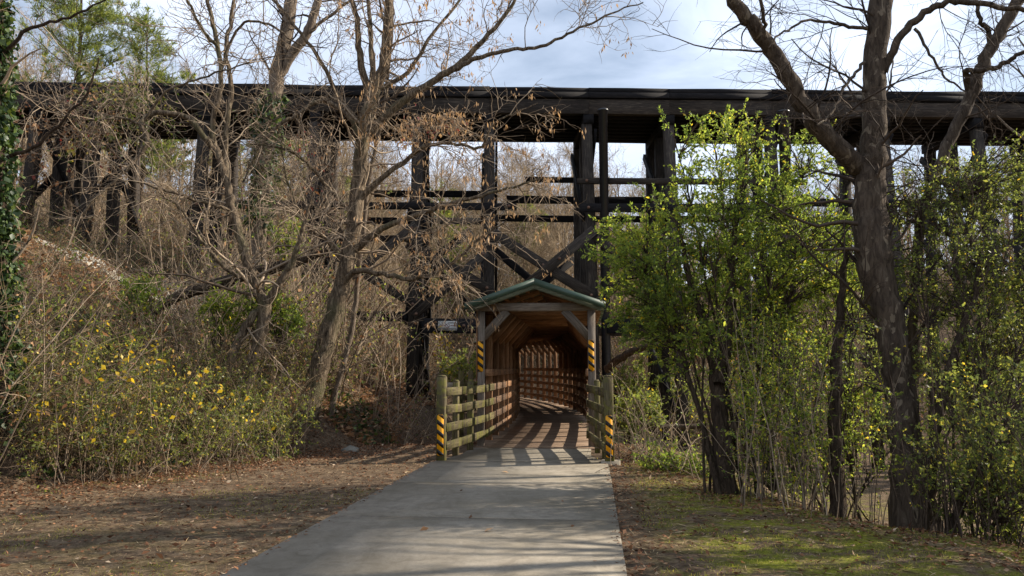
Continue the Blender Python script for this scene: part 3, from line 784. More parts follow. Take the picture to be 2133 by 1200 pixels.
def bare_tree(name, label, cat, trunks, spec, bark, twig, group=None, leaves=None, base=None):
    """trunks: list of limbs (P,R); spec: levels [(per_m,t0,t1,ang,len,rr,n,wander,trop,sides,minr)]"""
    loc = trunks[0][0][0, 0]
    g = float(height(loc[0], loc[1])); root = thing(name, (float(loc[0]), float(loc[1]), g), label, cat, group)
    V, F, T = [], [], []; off = 0
    for lm in trunks:
        v, f, t = tubes([lm], 12, 0.022); V.append(v); F.append(f + off); T.append(t); off += len(v)
    me = mesh_np('trunk', np.concatenate(V), [np.concatenate(F)], True, {'tint': np.concatenate(T)}); part('trunk', me, root, bark)
    groups = []; prev = trunks; last = None; levels = []
    for (per_m, t0, t1, ang, ln, rr, n, wander, trop, sides, minr, cap) in spec:
        nb = []
        for (P, R) in prev:
            S, D, L, R0 = spawn(P, R, per_m, t0, t1, ang, ln, rr, cap=cap)
            if len(S) == 0: continue
            R0 = np.clip(R0, minr, 0.035); Pn = grow(S, D, L, n, wander, trop); nb.append((Pn, taper(R0, n, 0.3)))
        if nb:
            nb = [(np.concatenate([b[0] for b in nb]), np.concatenate([b[1] for b in nb]))]
            groups.append((nb, sides)); prev = nb; levels.append(nb[0][0])
    part('branches', multi_tube_mesh('branches', groups, twig), root)
    return root, levels

# ------------------------------------------------------------------ right: sycamores
def W(*p): return list(p)
syc = [flare(limb([(1905, 1075, 118), (1893, 960, 84), (1880, 850, 76), (1862, 733, 74), (1838, 620, 80), (1818, 533, 92), (1812, 450, 84), (1814, 367, 74), (1818, 300, 63), (1821, 210, 60), (1823, 133, 58), (1835, 0, 62), (1845, -140, 54), (1850, -330, 44), (1860, -560, 30), (1865, -800, 14)], 9.2, 9.6), 1.35),
       limb([(1838, 425, 30), (1806, 372, 50), (1778, 338, 54), (1745, 305, 52), (1700, 258, 47), (1655, 190, 45), (1612, 112, 42), (1572, 58, 41), (1532, 5, 37), (1480, -90, 30), (1450, -220, 22), (1440, -380, 12)], 9.55, 8.5),
       limb([(1842, 150, 20), (1868, 88, 22), (1910, 40, 20), (1960, 8, 18), (2040, 8, 15), (2133, 20, 13), (2230, 10, 9), (2330, -30, 5)], 9.4, 8.6),
       limb([(1806, 60, 10), (1750, 52, 9), (1690, 42, 7), (1640, 62, 6), (1600, 100, 4)], 9.4, 8.7),
       limb([(1800, 130, 9), (1760, 180, 8), (1730, 240, 6), (1700, 260, 4)], 9.4, 8.6),
       limb([(1596, 80, 12), (1585, 20, 10), (1570, -60, 8), (1560, -160, 5)], 8.7, 8.2),
       limb([(1905, 60, 9), (1935, 110, 7), (1970, 160, 6), (2010, 190, 4)], 9.2, 8.7),
       limb([(1842, -60, 26), (1900, -160, 22), (1990, -260, 16), (2080, -400, 9)], 9.5, 10.2),
       limb([(1842, -120, 24), (1760, -230, 20), (1660, -330, 14), (1560, -480, 8)], 9.5, 8.0)]
SP_S = [(2.6, 0.15, 1, (30, 75), (0.6, 2.2), 0.16, 9, 0.15, (0, 0, -0.02), 4, 0.007, 320),
        (6.0, 0.1, 1, (30, 70), (0.35, 1.3), 0.5, 7, 0.16, (0, 0, -0.02), 3, 0.0042, 3600),
        (6.0, 0.1, 1, (30, 70), (0.12, 0.5), 0.6, 4, 0.22, (0, 0, 0), 3, 0.003, 10000)]
bare_tree('sycamore_tree', 'large sycamore with thick low limb leaning out over the bright green bush', 'tree', syc, SP_S, M['bark_syc'], M['twig_dark'])
syc2 = [flare(limb([(1905, 1080, 40), (1897, 900, 34), (1902, 740, 28), (1906, 620, 26), (1915, 480, 26), (1940, 390, 28), (1975, 300, 30), (2015, 215, 32), (2040, 150, 32), (2070, 90, 32), (2120, 5, 32), (2190, -120, 26), (2240, -300, 18), (2260, -500, 8)], 10.2, 10.4), 1.5),
        limb([(2022, 190, 16), (2012, 152, 15), (2040, 148, 14), (2075, 140, 14), (2110, 120, 12), (2160, 90, 10), (2240, 60, 6)], 10.3, 9.6),
        limb([(2062, 100, 14), (2056, 60, 12), (2042, 40, 11), (2030, -20, 9), (2025, -100, 5)], 10.3, 10.0)]
bare_tree('slender_sycamore_tree', 'slender leaning sycamore stem with an elbowed side branch, behind the large sycamore', 'tree', syc2, SP_S, M['bark_syc'], M['twig_dark'])
# two more bare trees stand outside the frame to the right of the path (their shade falls on it)
for (x, y, h_, lab) in ((8.2, 7.4, 9.5, 'a'), (8.9, 10.4, 11, 'b'), (7.4, 4.4, 8.0, 'c'), (11.0, 14.0, 11, 'd'), (10.0, 12.2, 10, 'e'), (9.6, 8.6, 11, 'f'), (7.9, 7.2, 7, 'g')):
    g = float(height(x, y)); n = 14
    tr = [(np.array([[(x + 0.25 * math.sin(i * .5 + y), y + 0.2 * math.cos(i * .6), g - 0.3 + (h_ + .3) * i / (n - 1)) for i in range(n)]]), np.linspace(0.19, 0.04, n)[None])]
    S, D, L, R0 = spawn(*tr[0], 2.0, 0.2, 0.95, (30, 65), (1.4, 3.6), 0.5)
    lim = grow(S, D, L, 10, 0.12, (0, 0, 0.06)); tr2 = (lim, taper(R0, 10, .3))
    tr_l = [tr[0]] + [(lim[i:i + 1], tr2[1][i:i + 1]) for i in range(len(lim))]
    bare_tree('bare_tree', 'bare grey tree on the creek side right of the path', 'tree', tr_l, [(2.6, 0.1, 1, (30, 70), (0.4, 1.2), 0.4, 6, 0.18, (0, 0, 0.0), 3, 0.006, 500), (4.0, 0.1, 1, (30, 70), (0.2, 0.5), 0.5, 4, 0.2, (0, 0, 0), 3, 0.004, 2200)], M['bark_grey'], M['twig_dark'], 'bare trees beside the path')

# ------------------------------------------------------------------ right: leafy privet
def ball(n, r=rng):
    v = unit(r.normal(0, 1, (n, 3))); return v * (r.uniform(0, 1, (n, 1)) ** (1 / 2.4))

def privet(name, label, base_px, baseY, stems, lobes, nbr, leaf_n, mat, leaf=0.042, cat='bush', group=None, stem_r=0.035, twig=None, trunks=()):
    """lobes: (px, py, Y, rx_px, ry_px, depth m, weight)"""
    b0 = onground(base_px, baseY); root = thing(name, tuple(float(q) for q in b0), label, cat, group)
    wts = np.array([l[6] for l in lobes], float); wts /= wts.sum()
    targets, cen = [], []
    for l, w in zip(lobes, wts):
        c = at(l[0], l[1], l[2]); m = int(nbr * w) + 1; bl = ball(m)
        targets.append(c + bl * np.array((l[3] / FPX * l[2], l[5], l[4] / FPX * l[2])))
    tg = np.concatenate(targets)
    # stems: from base, rising to the lobes' middles
    tb = []
    for i in range(stems):
        l = lobes[i % len(lobes)]; c = at(l[0] + rng.normal(0, l[3] * .45), l[1] + rng.normal(0, l[4] * .35), l[2] + rng.normal(0, l[5] * .4))
        s0 = b0 + np.array((rng.normal(0, .22), rng.normal(0, .22), -0.2)); n = 12; t = np.linspace(0, 1, n)[:, None]
        midp = (s0 + c) / 2 + np.array((rng.normal(0, .15) - (c[0] - s0[0]) * 0.22, rng.normal(0, .15), (c[2] - s0[2]) * 0.14))
        P = (1 - t) ** 2 * s0 + 2 * t * (1 - t) * midp + t ** 2 * c + rng.normal(0, 0.015, (n, 3))
        r0 = stem_r * rng.uniform(0.5, 1.3); tb.append((P[None], (np.linspace(1, 0.25, n) * r0)[None]))
    tb += list(trunks)
    V, F, T = tubes(tb, 8, 0.05); me = mesh_np('trunk', V, [F], True, {'tint': T}); part('trunk', me, root, M['bark_dark'] if twig is None else M['bark'])
    sp = np.concatenate([t_[0][0] for t_ in tb])         # stem points
    # boughs: each target joined to a stem point below and nearby
    d = np.linalg.norm(tg[:, None, :] - sp[None, ::2, :] + np.array((0, 0, -0.5)), axis=2); k_ = d.argmin(1); S = sp[::2][k_]
    n = 8; t = np.linspace(0, 1, n)[None, :, None]
    mid = (S + tg) / 2 + np.array((0, 0, 0.12)) + rng.normal(0, 0.1, S.shape)
    P = (1 - t) ** 2 * S[:, None] + 2 * t * (1 - t) * mid[:, None] + t ** 2 * tg[:, None] + rng.normal(0, 0.012, (len(S), n, 3))
    R = taper(rng.uniform(0.004, 0.011, len(S)), n, 0.35)
    S2, D2, L2, R2 = spawn(P, R, 9, 0.3, 1.0, (25, 70), (0.2, 0.6), 0.6)
    P2 = grow(S2, D2, L2, 6, 0.14, (0, 0, -0.03)); R2 = taper(np.maximum(R2, 0.002), 6, .4)
    part('branches', multi_tube_mesh('branches', [([(P, R)], 4), ([(P2, R2)], 3)], twig or M['twig_dark']), root)
    C, D = along(P2, leaf_n / max(len(P2), 1), 0.1, 1.0)
    D = unit(D * 0.8 + rng.normal(0, 0.75, D.shape))
    tint = np.clip(0.45 + 0.22 * wob(C[:, 0], C[:, 2] + C[:, 1], 1.6, 5) * .6 + rng.normal(0, 0.2, len(C)), 0, 0.9)
    tint = np.where(rng.uniform(0, 1, len(C)) < 0.02, 1.0, tint)
    part('foliage', leaf_mesh('foliage', C, D, leaf, 0.48, mat, tint=tint), root)
    return root

privet('privet_bush', 'big bright green privet bush reaching up to the trestle deck beside the footbridge', 1510, 10.2, 10,
       [(1440, 560, 10.8, 200, 130, 1.1, 1.1), (1510, 430, 10.8, 180, 110, 1.0, 0.9), (1560, 300, 10.9, 150, 85, .8, 0.36), (1320, 545, 11.0, 110, 90, .7, 0.45),
        (1650, 520, 10.6, 170, 150, 1.0, 1.0), (1480, 690, 10.6, 190, 110, 1.0, .8), (1420, 300, 10.9, 60, 80, .4, .06), (1680, 350, 10.9, 90, 90, .7, .2), (1290, 470, 11.2, 70, 40, .4, .1), (1360, 660, 11.0, 110, 90, .7, .4)], 680, 64000, M['privet'], leaf=0.045,
       trunks=[flare(limb([(1512, 1060, 56), (1505, 960, 46), (1500, 860, 44), (1490, 760, 34), (1470, 690, 26), (1440, 600, 18), (1420, 500, 10)], 10.2, 10.8), 1.3),
               limb([(1498, 800, 30), (1515, 700, 26), (1522, 600, 20), (1530, 470, 14), (1555, 340, 8)], 10.3, 10.9), limb([(1508, 950, 22), (1540, 860, 18), (1590, 760, 14), (1640, 620, 9)], 10.2, 10.6)])
privet('privet_bush', 'tall leafy privet bush growing behind the foot of the large sycamore', 1740, 10.2, 12,
       [(1640, 740, 10.2, 150, 170, .9, 1.0), (1740, 640, 11.2, 120, 150, .8, .8), (1620, 930, 10.0, 120, 110, .7, .55), (1760, 880, 10.8, 130, 140, .7, .8), (1720, 470, 11.2, 120, 100, .7, .55)], 380, 17000, M['privet'], leaf=0.042, stem_r=.015,
       trunks=[flare(limb([(1745, 1090, 46), (1742, 980, 36), (1738, 880, 34), (1742, 760, 30), (1752, 640, 22), (1760, 520, 12)], 9.4, 9.8), 1.3)])
privet('privet_bush', 'dense dark olive privet thicket right of both sycamores', 2020, 8.2, 16,
       [(2010, 560, 9.4, 170, 130, 1.0, 1.0), (2060, 760, 8.8, 150, 150, 1.0, 1.0), (2030, 930, 8.6, 110, 130, .8, .8), (2100, 1010, 7.6, 120, 120, .7, .8), (1960, 410, 10, 150, 90, .8, .7), (2140, 560, 9.2, 110, 160, .9, .8), (2080, 370, 9.8, 130, 100, .8, .7)],
       820, 42000, M['privet_dark'], leaf=0.038, stem_r=.016,
       trunks=[flare(limb([(1925, 1090, 34), (1950, 900, 26), (1975, 780, 24), (2000, 700, 20), (2030, 620, 14), (2040, 540, 8)], 8.6, 9.0), 1.3), flare(limb([(1975, 1120, 26), (2020, 1010, 20), (2080, 930, 16), (2150, 870, 10)], 8.0, 7.6), 1.2)])
privet('privet_bush', 'low straggling green bush beside the concrete block post', 1420, 12.4, 7,
       [(1400, 960, 12.4, 80, 35, .4, 1.0), (1460, 985, 12.0, 60, 30, .4, .6)], 90, 4200, M['privet'], leaf=0.045, stem_r=.01)
privet('privet_bush', 'loose dark green bush below the trestle, behind the bright privet', 1700, 15.0, 7,
       [(1640, 760, 15.0, 130, 90, 1.0, .8), (1850, 740, 15.0, 160, 110, 1.2, 1.0), (1500, 820, 14.6, 110, 70, 1.0, .5), (2050, 760, 15.0, 150, 140, 1.2, 1.0)], 240, 9000, M['privet_dark'], leaf=0.055, stem_r=.03)
# thicket of thin upright stems below the bushes, and dead twiggy brush
def canes(name, label, cat, spots, n, hgt, mat, r0=0.006, lean=0.25, group=None, side=5.0, leafmat=None, leaf=0.05, leaf_n=0, kind=None, spread=0.5, trop=(0, 0, -0.03), wander=0.07):
    """spots: (x, y) centres"""
    c0 = spots[0]; root = thing(name, (c0[0], c0[1], float(height(*c0))), label, cat, group)
    if kind: root['kind'] = kind
    S = np.concatenate([np.array((s_[0], s_[1], 0)) + np.array((spread, spread, 0)) * rng.normal(0, 1, (n, 3)) for s_ in spots])
    S[:, 2] = height(S[:, 0], S[:, 1]) - 0.05
    D = np.array((0, 0, 1.0)) + rng.normal(0, lean, S.shape); L = rng.uniform(0.45, 1.15, len(S)) * hgt
    P = grow(S, D, L, 9, wander, trop); R = taper(rng.uniform(0.5, 1.3, len(S)) * r0, 9, 0.3)
    S2, D2, L2, R2 = spawn(P, R, side, 0.25, 1.0, (30, 75), (0.15, 0.55), 0.6); P2 = grow(S2, D2, L2, 5, 0.16, (0, 0, -0.02)); R2 = taper(np.maximum(R2, .0018), 5, .4)
    part('stems', multi_tube_mesh('stems', [([(P, R)], 4), ([(P2, R2)], 3)], mat), root)
    if leafmat is not None and leaf_n:
        C, Dd = along(P2, leaf_n / max(len(P2), 1)); Dd = unit(Dd * .6 + rng.normal(0, .8, Dd.shape) + np.array((0, 0, -.2)))
        part('foliage', leaf_mesh('foliage', C, Dd, leaf, 0.55, leafmat), root)
    return root
def gx_(px, y): return ((px - PW / 2) / FPX * y, y)
canes('upright_stems', 'thin upright leafy stems between the privet trunk and the sycamore', 'saplings', [gx_(1600, 9.4), gx_(1680, 9.6), gx_(1760, 10.0), gx_(1640, 9.2), gx_(1560, 9.9)], 20, 2.4, M['twig'], 0.007, 0.16, leafmat=M['privet'], leaf=.04, leaf_n=6500, spread=.32)
canes('upright_stems', 'thin leafy stems along the mossy edge beneath the olive thicket', 'saplings', [gx_(1960, 7.9), gx_(2040, 7.4), gx_(2120, 7.0), gx_(2200, 6.6)], 26, 1.9, M['twig_dark'], 0.006, 0.2, leafmat=M['privet_dark'], leaf=.036, leaf_n=6000, spread=.28)
canes('dead_brush', 'tangle of bare grey brush between the concrete block post and the privet trunk', 'brush', [gx_(1330, 13.6), gx_(1400, 12.6), gx_(1450, 11.6), gx_(1350, 14.8)], 22, 1.7, M['twig'], 0.008, 0.5, side=6, leafmat=M['privet'], leaf=.05, leaf_n=260, spread=.3, trop=(0, 0, -.09), wander=.12)

for i, (x, y) in enumerate(((6.9, 4.4), (11.5, 11.3))):
    px = x / y * FPX + PW / 2; c = np.array((x, y, 3.2))
    pyc = lambda z: 600 - FPX * math.tan(math.atan((z - EYE) / y) - PITCH)
    privet('privet_tree', 'tall loose privet on the creek side of the path', px, y, 6, [(px, pyc(3.6), y, 1.0 * FPX / y, .7 * FPX / y, .8, 1.0), (px + .3 * FPX / y, pyc(4.7), y, 1.0 * FPX / y, .7 * FPX / y, .8, .8)], 120, 2300, M['privet_dark'], leaf=.055, group='privets continuing along the creek side', stem_r=.03)
# ------------------------------------------------------------------ left: the traced bare trees
SP_L = [(3.8, 0.2, 1, (30, 80), (0.7, 2.8), 0.30, 9, 0.17, (0, 0, -0.012), 4, 0.011, 520),
        (4.6, 0.1, 1, (30, 75), (0.4, 1.5), 0.5, 7, 0.2, (0, 0, -0.015), 3, 0.0085, 3600),
        (4.2, 0.1, 1, (30, 70), (0.2, 0.7), 0.6, 4, 0.22, (0, 0, -0.01), 3, 0.0058, 9500)]
t5 = [flare(limb([(652, 820, 64), (672, 740, 58), (700, 640, 54), (720, 560, 50), (735, 480, 46), (745, 400, 44), (752, 320, 44), (764, 250, 46), (778, 195, 42), (800, 130, 32), (806, 60, 29), (812, -40, 25), (818, -160, 18), (825, -330, 9)], 17.0), 1.35),
      limb([(772, 215, 26), (750, 125, 21), (743, 40, 17), (722, -50, 13), (700, -170, 7)], 17, 16.6),
      limb([(776, 205, 18), (773, 85, 14), (766, 0, 12), (752, -90, 8), (745, -170, 4)], 17, 17.5),
      limb([(762, 290, 27), (830, 218, 25), (900, 172, 21), (960, 132, 20), (1012, 78, 15), (1062, 18, 11), (1095, -50, 7), (1110, -120, 4)], 17, 16.0),
      limb([(945, 145, 14), (1000, 120, 12), (1060, 104, 10), (1125, 98, 9), (1190, 68, 7), (1265, 32, 5), (1340, 5, 3)], 16.2, 15.4),
      limb([(705, 610, 22), (740, 566, 19), (800, 572, 15), (860, 581, 13), (920, 562, 11), (965, 528, 9), (1012, 488, 7), (1055, 460, 4)], 17, 15.4),
      limb([(733, 525, 24), (790, 480, 19), (860, 450, 15), (925, 428, 13), (1000, 408, 10), (1075, 388, 7), (1130, 372, 4)], 17, 15.4),
      limb([(743, 425, 24), (790, 375, 17), (850, 330, 14), (885, 305, 13), (940, 298, 10), (1000, 308, 9), (1025, 262, 7), (1062, 240, 5), (1120, 215, 3)], 17, 15.8),
      limb([(748, 340, 18), (738, 262, 14), (700, 222, 15), (664, 211, 15), (622, 238, 13), (580, 262, 11), (540, 310, 9), (505, 380, 6)], 17, 16.0),
      limb([(757, 270, 18), (706, 200, 14), (668, 128, 12), (618, 58, 10), (560, -10, 8), (500, -70, 5)], 17, 16.2),
      limb([(780, 190, 16), (850, 150, 13), (900, 70, 10), (960, 0, 8), (1010, -70, 5)], 17, 17.6),
      limb([(740, 450, 16), (690, 400, 12), (640, 340, 10), (590, 310, 8), (520, 300, 5)], 17, 15.8),
      limb([(722, 560, 14), (680, 500, 11), (640, 470, 9), (600, 380, 6), (585, 300, 4)], 17, 16.0)]
r5, lv5 = bare_tree('box_elder_tree', 'sunlit many-branched bare tree with hanging tan seed clusters left of the footbridge roof', 'tree', t5, SP_L, M['bark'], M['twig'])
# hanging winged seeds (on the twigs towards the bridge)
tips = lv5[-1][:, -1]; mids = lv5[-2][:, -1]
tips = np.concatenate([tips, mids]); keep = tips[:, 0] > -3.6
tips = tips[keep]; cl = tips[rng.choice(len(tips), 430)]
C = np.repeat(cl, 7, 0) + rng.normal(0, 0.05, (len(cl) * 7, 3)); D = np.array((0, 0, -1.0)) + rng.normal(0, 0.28, C.shape)
part('seed_clusters', leaf_mesh('seed_clusters', C, D, 0.10, 0.28, M['samara'], fold=.1), r5)
# two sprays of seeds where the photo shows them thickest
t5b = [flare(limb([(700, 815, 17), (733, 680, 16), (748, 560, 15), (760, 440, 15), (775, 340, 13), (800, 220, 10), (815, 90, 7), (820, -40, 4)], 17.8), 1.2)]
bare_tree('bare_sapling', 'slim straight pale sapling beside the trunk of the seed-hung tree', 'tree', t5b, [(2.2, .4, 1, (30, 70), (.4, 1.3), .4, 7, .15, (0, 0, .02), 3, .007, 60), (4, .1, 1, (30, 70), (.2, .5), .5, 5, .2, (0, 0, 0), 3, .005, 300)], M['bark_grey'], M['twig'])
t3 = [flare(limb([(505, 835, 40), (525, 760, 38), (542, 700, 38), (550, 640, 37), (522, 570, 30), (502, 500, 27), (482, 430, 25), (470, 370, 21), (455, 320, 19), (442, 270, 17), (460, 180, 15), (455, 100, 15), (438, 30, 13), (415, -60, 10), (395, -160, 6)], 14.6), 1.3),
      limb([(478, 440, 20), (470, 300, 17), (482, 180, 15), (470, 110, 13), (485, 20, 11), (500, -80, 7)], 14.6, 15.2),
      limb([(455, 325, 17), (426, 286, 17), (388, 244, 17), (326, 235, 16), (292, 256, 14), (308, 292, 12), (263, 355, 11), (210, 402, 9), (150, 470, 6)], 14.6, 13.6),
      limb([(550, 645, 27), (580, 592, 23), (612, 540, 18), (627, 490, 14), (640, 440, 9), (655, 395, 5)], 14.6, 14.2),
      limb([(290, 258, 8), (250, 245, 8), (190, 250, 6), (130, 240, 4)], 13.9, 13.4),
      limb([(300, 250, 8), (350, 190, 7), (430, 160, 6), (520, 130, 4)], 13.9, 13.6),
      limb([(470, 790, 28), (492, 720, 27), (520, 668, 25), (546, 640, 22)], 14.5, 14.6),
      limb([(485, 440, 12), (420, 420, 10), (360, 400, 9), (290, 380, 6), (220, 330, 4)], 14.6, 13.4),
      limb([(530, 590, 14), (470, 560, 12), (420, 500, 9), (380, 440, 7), (330, 400, 5)], 14.6, 13.6),
      limb([(455, 100, 12), (420, 60, 10), (390, 0, 8), (345, -60, 5)], 14.6, 14.0),
      limb([(458, 150, 9), (500, 55, 8), (560, 50, 7), (620, 90, 5), (680, 100, 3)], 14.6, 14.0)]
bare_tree('crooked_tree', 'crooked forked bare tree with an arching side limb, on the left bank', 'tree', t3, SP_L, M['bark'], M['twig'])
t4 = [flare(limb([(510, 830, 56), (520, 700, 52), (532, 590, 48), (541, 480, 46), (550, 360, 46), (560, 265, 47), (575, 175, 47), (592, 90, 44), (604, 25, 40), (616, -70, 34), (630, -220, 24), (640, -400, 12)], 19.5), 1.3),
      limb([(578, 165, 30), (610, 110, 31), (636, 75, 29), (656, 25, 26), (672, -50, 21), (700, -190, 12), (720, -300, 6)], 19.5, 19.0),
      limb([(600, 50, 12), (560, -30, 10), (520, -120, 7)], 19.5, 19.0),
      limb([(640, 70, 12), (690, 30, 10), (760, -20, 7)], 19.3, 18.6)]
r4, lv4 = bare_tree('ivy_trunk_tree', 'tall smooth grey tree leaning right with ivy climbing its lower trunk', 'tree', t4, [(1.4, .45, 1, (30, 70), (.8, 2.4), .3, 8, .16, (0, 0, 0), 4, .01, 120), (4, .1, 1, (30, 70), (.3, 1), .5, 6, .2, (0, 0, 0), 3, .006, 1000), (4, .1, 1, (30, 70), (.15, .4), .6, 4, .2, (0, 0, 0), 3, .0045, 3000)], M['bark_grey'], M['twig_dark'])
def ivy_on(root, lm, n, size, reach, t0, t1, mat, bias=(0, 0, 0), name='ivy'):
    P, R = lm; m = P.shape[1]; t = rng.uniform(t0, t1, n) * (m - 1); k_ = np.minimum(t.astype(int), m - 2); f = (t - k_)[:, None]
    c = P[0, k_] * (1 - f) + P[0, k_ + 1] * f; rr = R[0, k_]
    u = unit(rng.normal(0, 1, (n, 3)) * np.array((1, 1, .3)) + np.array(bias)); out = (rr * 1.0 + np.abs(rng.normal(0, reach, n)))[:, None]
    C = c + u * out + rng.normal(0, .02, (n, 3)); D = unit(u * .35 + np.array((0, 0, -.8)) + rng.normal(0, .45, (n, 3)))
    part(name, leaf_mesh(name, C, D, size, 0.85, mat, fold=.2), root)
ivy_on(r4, t4[0], 1500, 0.12, 0.10, .28, .52, M['ivy'], (-.35, -.3, 0))
# dark fallen log propped on the bank
lg = limb([(320, 650, 26), (365, 620, 30), (430, 598, 34), (500, 578, 36), (560, 560, 34), (620, 545, 28), (680, 520, 18)], 16.2, 16.8)
me = tube_mesh('fallen_log', [lg], 10, M['bark_dark'], .06); tag(link('fallen_log', me), 'dark fallen log propped across the left bank behind the crooked tree', 'log')
# ivy-clad trunk at the very edge
t1 = [flare(limb([(0, 760, 60), (-4, 500, 56), (-8, 250, 52), (-12, 0, 48), (-20, -300, 36), (-30, -600, 16)], 10.6), 1.3),
      limb([(10, 330, 12), (80, 300, 10), (140, 240, 8), (185, 190, 6), (205, 120, 4)], 10.6, 10.0), limb([(5, 120, 14), (60, 60, 11), (140, 40, 8), (220, 0, 5)], 10.6, 10.2)]
r1, lv1 = bare_tree('ivy_clad_tree', 'trunk thickly clad in dark green ivy at the far end of the left bank', 'tree', t1, [(3, .2, 1, (30, 75), (.4, 1.3), .35, 7, .18, (0, 0, -.01), 3, .006, 130), (5, .1, 1, (30, 70), (.2, .7), .5, 5, .2, (0, 0, 0), 3, .0035, 900), (5, .1, 1, (30, 70), (.1, .3), .6, 4, .2, (0, 0, 0), 3, .0025, 2200)], M['bark_dark'], M['twig'])
ivy_on(r1, t1[0], 9000, 0.07, 0.07, .02, .75, M['ivy'])
C, D = along(lv1[-2], 1.1); part('foliage', leaf_mesh('foliage', C, D + rng.normal(0, .6, D.shape), .06, .6, M['shrub_leaf']), r1)

# ------------------------------------------------------------------ left bank: brambles, shrubs, ivy, yellow leaves
def shrub_mesh(seed, n, hgt, spread, lean, side, trop, wander, r0, sec=True):
    r = np.random.default_rng(seed)
    S = np.stack([r.normal(0, spread, n), r.normal(0, spread, n), np.full(n, -0.15)], 1)
    D = np.array((0, 0, 1.0)) + r.normal(0, lean, S.shape) + S * np.array((.35, .35, 0)); L = r.uniform(0.45, 1.15, n) * hgt
    P = grow(S, D, L, 10, wander, trop, r); R = taper(r.uniform(0.5, 1.3, n) * r0, 10, 0.3)
    S2, D2, L2, R2 = spawn(P, R, side, 0.2, 1.0, (30, 80), (0.25, 0.8), 0.6, r); P2 = grow(S2, D2, L2, 6, 0.18, (0, 0, -0.03), r); R2 = taper(np.maximum(R2, .0028), 6, .4)
    S3, D3, L3, R3 = spawn(P2, R2, 5, 0.2, 1.0, (30, 80), (0.1, 0.3), 0.7, r); P3 = grow(S3, D3, L3, 4, 0.18, (0, 0, -0.03), r); R3 = taper(np.maximum(R3, .0035), 4, .5)
    return P, R, P2, R2, P3, R3
protos = []
for sd_, args, mat, lm, ln, ls, dn in ((1, (34, 2.4, .42, .3, 4.6, (0, 0, -.06), .10, .010), M['cane'], M['shrub_leaf'], .7, .055, .35),
                           (2, (44, 1.7, .46, .38, 5.0, (0, 0, -.09), .12, .008), M['cane'], M['shrub_leaf'], .8, .06, .5),
                           (3, (24, 3.3, .36, .24, 4.0, (0, 0, -.035), .09, .011), M['twig'], M['privet_dark'], .7, .055, .25),
                           (4, (30, 2.2, .42, .36, 5.0, (0, 0, -.06), .12, .008), M['twig_dark'], M['privet_dark'], 2.6, .06, .1),
                           (5, (26, 2.0, .44, .42, 5.0, (0, 0, -.07), .14, .009), M['twig_dark'], M['ivy'], 1.8, .075, .3)):
    P, R, P2, R2, P3, R3 = shrub_mesh(sd_, *args)
    st = multi_tube_mesh('stems', [([(P, R)], 4), ([(P2, R2)], 3), ([(P3, R3)], 3)], mat)
    C, D = along(P3, ln); lf = leaf_mesh('foliage', C, D * .5 + rng.normal(0, .7, D.shape), ls, .55, lm)
    C, D = along(P3, dn); dl_ = leaf_mesh('dead_leaves', C, D * .3 + rng.normal(0, .6, D.shape) + np.array((0, 0, -.6)), .08, .5, M['dry_leaf'])
    protos.append((st, lf, dl_))
G_SH = 'shrubs and brambles on the left bank'
LAB = ['tan bramble clump with drooping canes', 'low tangled dry bramble mound', 'tall thin-stemmed sparse shrub', 'dark twiggy shrub with small green leaves', 'sprawling shrub with glossy dark leaves']
def where(x, y):
    marks = [(-7.0, 10.6, 'near the ivy-clad trunk'), (-5.2, 14.6, 'around the crooked forked tree'), (-4.3, 17.0, 'around the seed-hung tree'), (-7.5, 16.5, 'by the dark fallen log'), (-12.5, 23.6, 'along the pale ballast slope'), (-6, 12.0, 'behind the yellow-leaved shrub')]
    return min(marks, key=lambda m: (m[0] - x) ** 2 + (m[1] - y) ** 2)[2]
def place_shrub(kind, x, y, sc, leafy=True, dead=True):
    st, lf, dl_ = protos[kind]; z = float(height(x, y))
    root = empty('bramble_shrub', (x, y, z), random.uniform(0, 6.28)); root.scale = (sc, sc, sc * random.uniform(.85, 1.15)); tag(root, LAB[kind] + ' ' + where(x, y), 'shrub', G_SH)
    for nm, me in (('stems', st), ('foliage', lf), ('dead_leaves', dl_)):
        if nm == 'foliage' and not leafy: continue
        if nm == 'dead_leaves' and not dead: continue
        o = bpy.data.objects.new(nm, me); COL.objects.link(o); o.parent = root
cnt = 0
for i in range(4000):
    y = random.uniform(10, 27); x = random.uniform(-20, -2.2)
    d = float(np.interp(y, FOOT_Y, FOOT_X)) - x
    if d < 0.7 or abs(x) > y * .72 + 1: continue
    if 15 < y < 19 and x > -4.9: continue
    if y > 19 and x > -4.6: continue
    if cnt >= 200: break
    if 17.5 < y < 25.5 and d > 5.0 and random.random() < .75: continue
    kd = random.choice((0, 0, 1, 2, 2, 3, 4)) if y > 15 else random.choice((0, 1, 2, 3, 3, 4, 4))
    sc_ = random.uniform(.65, 1.15); pxx = PW / 2 + x / y * FPX
    if 14.6 < y < 24 and pxx < 420: kd = random.choice((1, 1, 4)); sc_ = random.uniform(.3, .55)
    if y > 24 and kd == 2: sc_ *= .7
    place_shrub(kd, x, y, sc_); cnt += 1
for (px, y, sc) in ((400, 17, 1.5), (600, 18.6, 1.6), (560, 20.5, 1.8), (640, 21, 1.7), (780, 20.5, 1.3), (830, 19.5, 1.0), (460, 22, 1.8)):
    place_shrub(2, (px - PW / 2) / FPX * y, y, sc)
for i in range(46):
    y = random.uniform(9.4, 15.5); d = random.uniform(.35, 1.8); x = float(np.interp(y, FOOT_Y, FOOT_X)) - d
    if abs(x) > y * .7: continue
    place_shrub(random.choice((0, 0, 1, 1, 3)), x, y, random.uniform(.45, .85))
